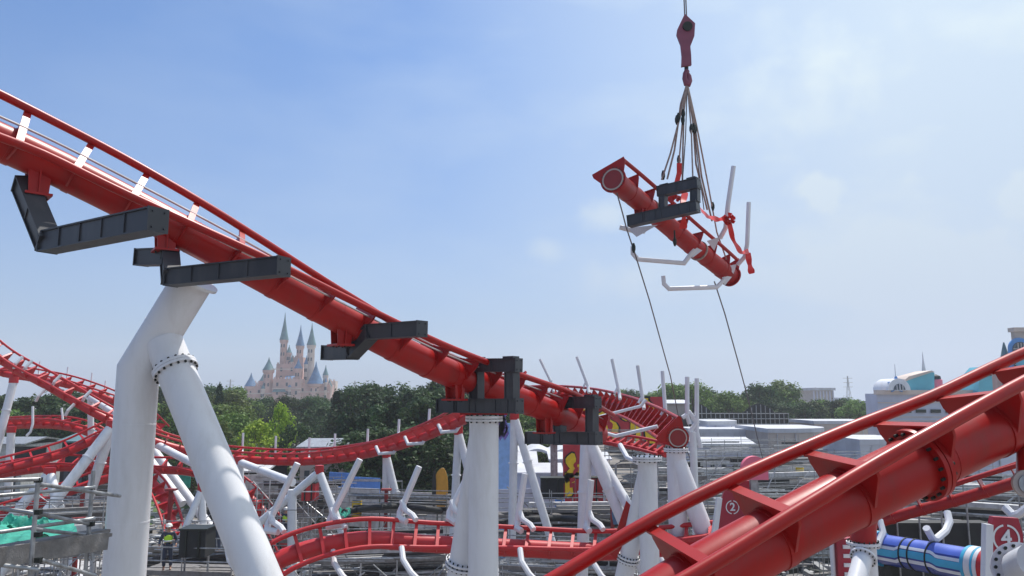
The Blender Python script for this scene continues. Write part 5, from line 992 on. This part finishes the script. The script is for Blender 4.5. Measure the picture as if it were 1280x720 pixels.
# ------------------------------------------------------------------ workers
def worker(px, foot, d, label, vest, facing, pose=0):
    f = P(px, foot, d); r_ = thing('person', label, 'person', f); r_.rotation_euler.z = facing
    def skin(name, vs, es, rad, mm, root=0, parent=None):
        me = bpy.data.meshes.new(name); me.from_pydata(vs, es, []); me.materials.append(mm); o = bpy.data.objects.new(name, me); C.objects.link(o); o.parent = r_
        sk = o.modifiers.new('skin', 'SKIN'); me.skin_vertices or None
        if not me.skin_vertices: me.attributes  # created with modifier below
        bm = bmesh.new(); bm.from_mesh(me); ly = bm.verts.layers.skin.verify(); bm.verts.ensure_lookup_table()
        for v, r0 in zip(bm.verts, rad): v[ly].radius = (r0, r0) if not isinstance(r0, tuple) else r0
        bm.verts[root][ly].use_root = True; bm.to_mesh(me); bm.free(); sk.use_smooth_shade = True
        ss = o.modifiers.new('sub', 'SUBSURF'); ss.levels = 1; ss.render_levels = 2; return o
    hl = (-.30, -.28, .95) if pose == 0 else (-.22, -.30, 1.15); hr = (.30, -.22, .95) if pose == 0 else (.34, -.34, 1.25)
    el, er = (-.30, -.02, 1.12), (.31, .0, 1.12)
    V = [(0, 0, .95), (0, .01, 1.15), (0, .02, 1.38), (0, .01, 1.48), (0, -.01, 1.56), (0, -.02, 1.66), (-.19, .02, 1.40), el, hl, (.19, .02, 1.40), er, hr, (-.09, 0, .90), (-.11, -.04, .50), (-.11, .02, .08), (-.12, -.14, .04), (.09, 0, .90), (.12, .03, .50), (.13, .08, .08), (.13, -.08, .04)]
    E_ = [(0, 1), (1, 2), (2, 3), (3, 4), (4, 5), (2, 6), (6, 7), (7, 8), (2, 9), (9, 10), (10, 11), (0, 12), (12, 13), (13, 14), (14, 15), (0, 16), (16, 17), (17, 18), (18, 19)]
    rd = [.13, .12, .14, .06, .075, .085, .06, .045, .03, .06, .045, .03, .09, .065, .045, .04, .09, .065, .045, .04]
    skin('body', V, E_, rd, M['skin'])
    for hnd, s_ in ((hl, -1), (hr, 1)):
        m = MB(); 
        for k in range(4): b0 = Vector(hnd) + Vector(((k - 1.5) * .02, -.03, -.01)); m.tube([b0, b0 + Vector((0, -.04, -.01)), b0 + Vector((0, -.065 + abs(k - 1) * .006, -.04))], [.010, .009, .007], 6)
        b0 = Vector(hnd) + Vector((-s_ * .035, -.01, 0)); m.tube([b0, b0 + Vector((-s_ * .03, -.03, .0))], [.011, .008], 6)
        me = bpy.data.meshes.new('hand'); me.from_pydata(m.v, [], m.f); me.materials.append(M['skin']); o = bpy.data.objects.new('hand', me); C.objects.link(o); o.parent = r_
    skin('shirt', [V[1], V[2], (0, .01, 1.44), V[6], V[7], (-.30, -.2, 1.0) if pose == 0 else (-.25, -.22, 1.14), V[9], V[10], (.30, -.15, 1.0) if pose == 0 else (.33, -.24, 1.2), V[0]], [(0, 1), (1, 2), (1, 3), (3, 4), (4, 5), (1, 6), (6, 7), (7, 8), (0, 9)], [.14, .16, .075, .075, .058, .045, .075, .058, .045, .145], M['cloth'])
    skin('trousers', [V[0], V[12], V[13], (-.11, .015, .14), V[16], V[17], (.13, .075, .14)], [(0, 1), (1, 2), (2, 3), (0, 4), (4, 5), (5, 6)], [.14, .10, .08, .07, .10, .08, .07], M['cloth'])
    skin('safety_vest', [(0, .0, 1.0), (0, .01, 1.2), (0, .02, 1.40)], [(0, 1), (1, 2)], [(.175, .155), (.175, .155), (.20, .165)], M[vest])
    def local(mb, name, mm):
        me = bpy.data.meshes.new(name); me.from_pydata(mb.v, [], mb.f); me.materials.append(mm); o = bpy.data.objects.new(name, me); C.objects.link(o); o.parent = r_
        for p_ in me.polygons: p_.use_smooth = True
    local(MB().lathe((0, -.01, 1.67), [(.135, -.01), (.13, .01), (.118, .05), (.095, .09), (.05, .12), (.01, .13)], 16), 'helmet', M['helmet']); m = MB(); m.box((0, -.16, 1.67), (.07, .035, .008)); local(m, 'helmet_brim', M['helmet'])
    m = MB(); m.lathe((0, .005, 1.1), [(.19, 0), (.19, .05)], 16); local(m, 'reflective_band', M['white']); m = MB(); m.tube([(0, -.105, 1.635), (0, -.125, 1.60), (0, -.10, 1.595)], [.012, .02, .012], 6); local(m, 'nose', M['skin'])
    m = MB(); 
    for s_ in (-1, 1): m.lathe((s_ * .033, -.098, 1.632), [(.002, -.01), (.012, 0), (.002, .01)], 6)
    m.box((0, -.10, 1.575), (.026, .006, .005)); local(m, 'face_features', M['bolt'])
    m = MB(); m.lathe((0, .01, 1.60), [(.06, -.05), (.098, .0), (.10, .06)], 14); 
    return r_
worker(208, 713, 31, 'worker in a white helmet and yellow-green vest on the platform left of the raked leg', 'hiviz', R(20)); worker(270, 690, 37.0, 'worker in an orange vest behind the black cabinet', 'orange', R(-30), 1); worker(356, 676, 43, 'worker in a yellow-green vest right of the raked leg', 'hiviz', R(150)); worker(845, 668, 39, 'dark-clothed worker between the legs of the flanged pylon', 'cloth', R(10))
scaffold('low gangway under the worker right of the raked leg', G0(335, 42.6), G0(385, 42.6), 1.6, (HZ(676, 43) - .05,), seed=31, bay=1.6, loose=0)
scaffold('low deck under the dark-clothed worker', G0(832, 38.4), G0(862, 38.4), 1.4, (HZ(668, 39) - .05,), seed=33, bay=1.6, loose=0)

# ------------------------------------------------------------------ haze
vm = bpy.data.materials.new('haze'); vm.use_nodes = True; t = vm.node_tree; t.nodes.clear(); o_ = N(t, 'ShaderNodeOutputMaterial'); pv = N(t, 'ShaderNodeVolumePrincipled'); pv.inputs['Density'].default_value = .00042; pv.inputs['Color'].default_value = (.86, .90, .98, 1); pv.inputs['Anisotropy'].default_value = .2; t.links.new(pv.outputs[0], o_.inputs['Volume'])
hzb = MB().box((0, 450, 37), (900, 600, 38)).build('haze', vm, None, smooth=False); tag(hzb, kind='stuff', label='thin summer haze filling the air over the site', cat='haze')
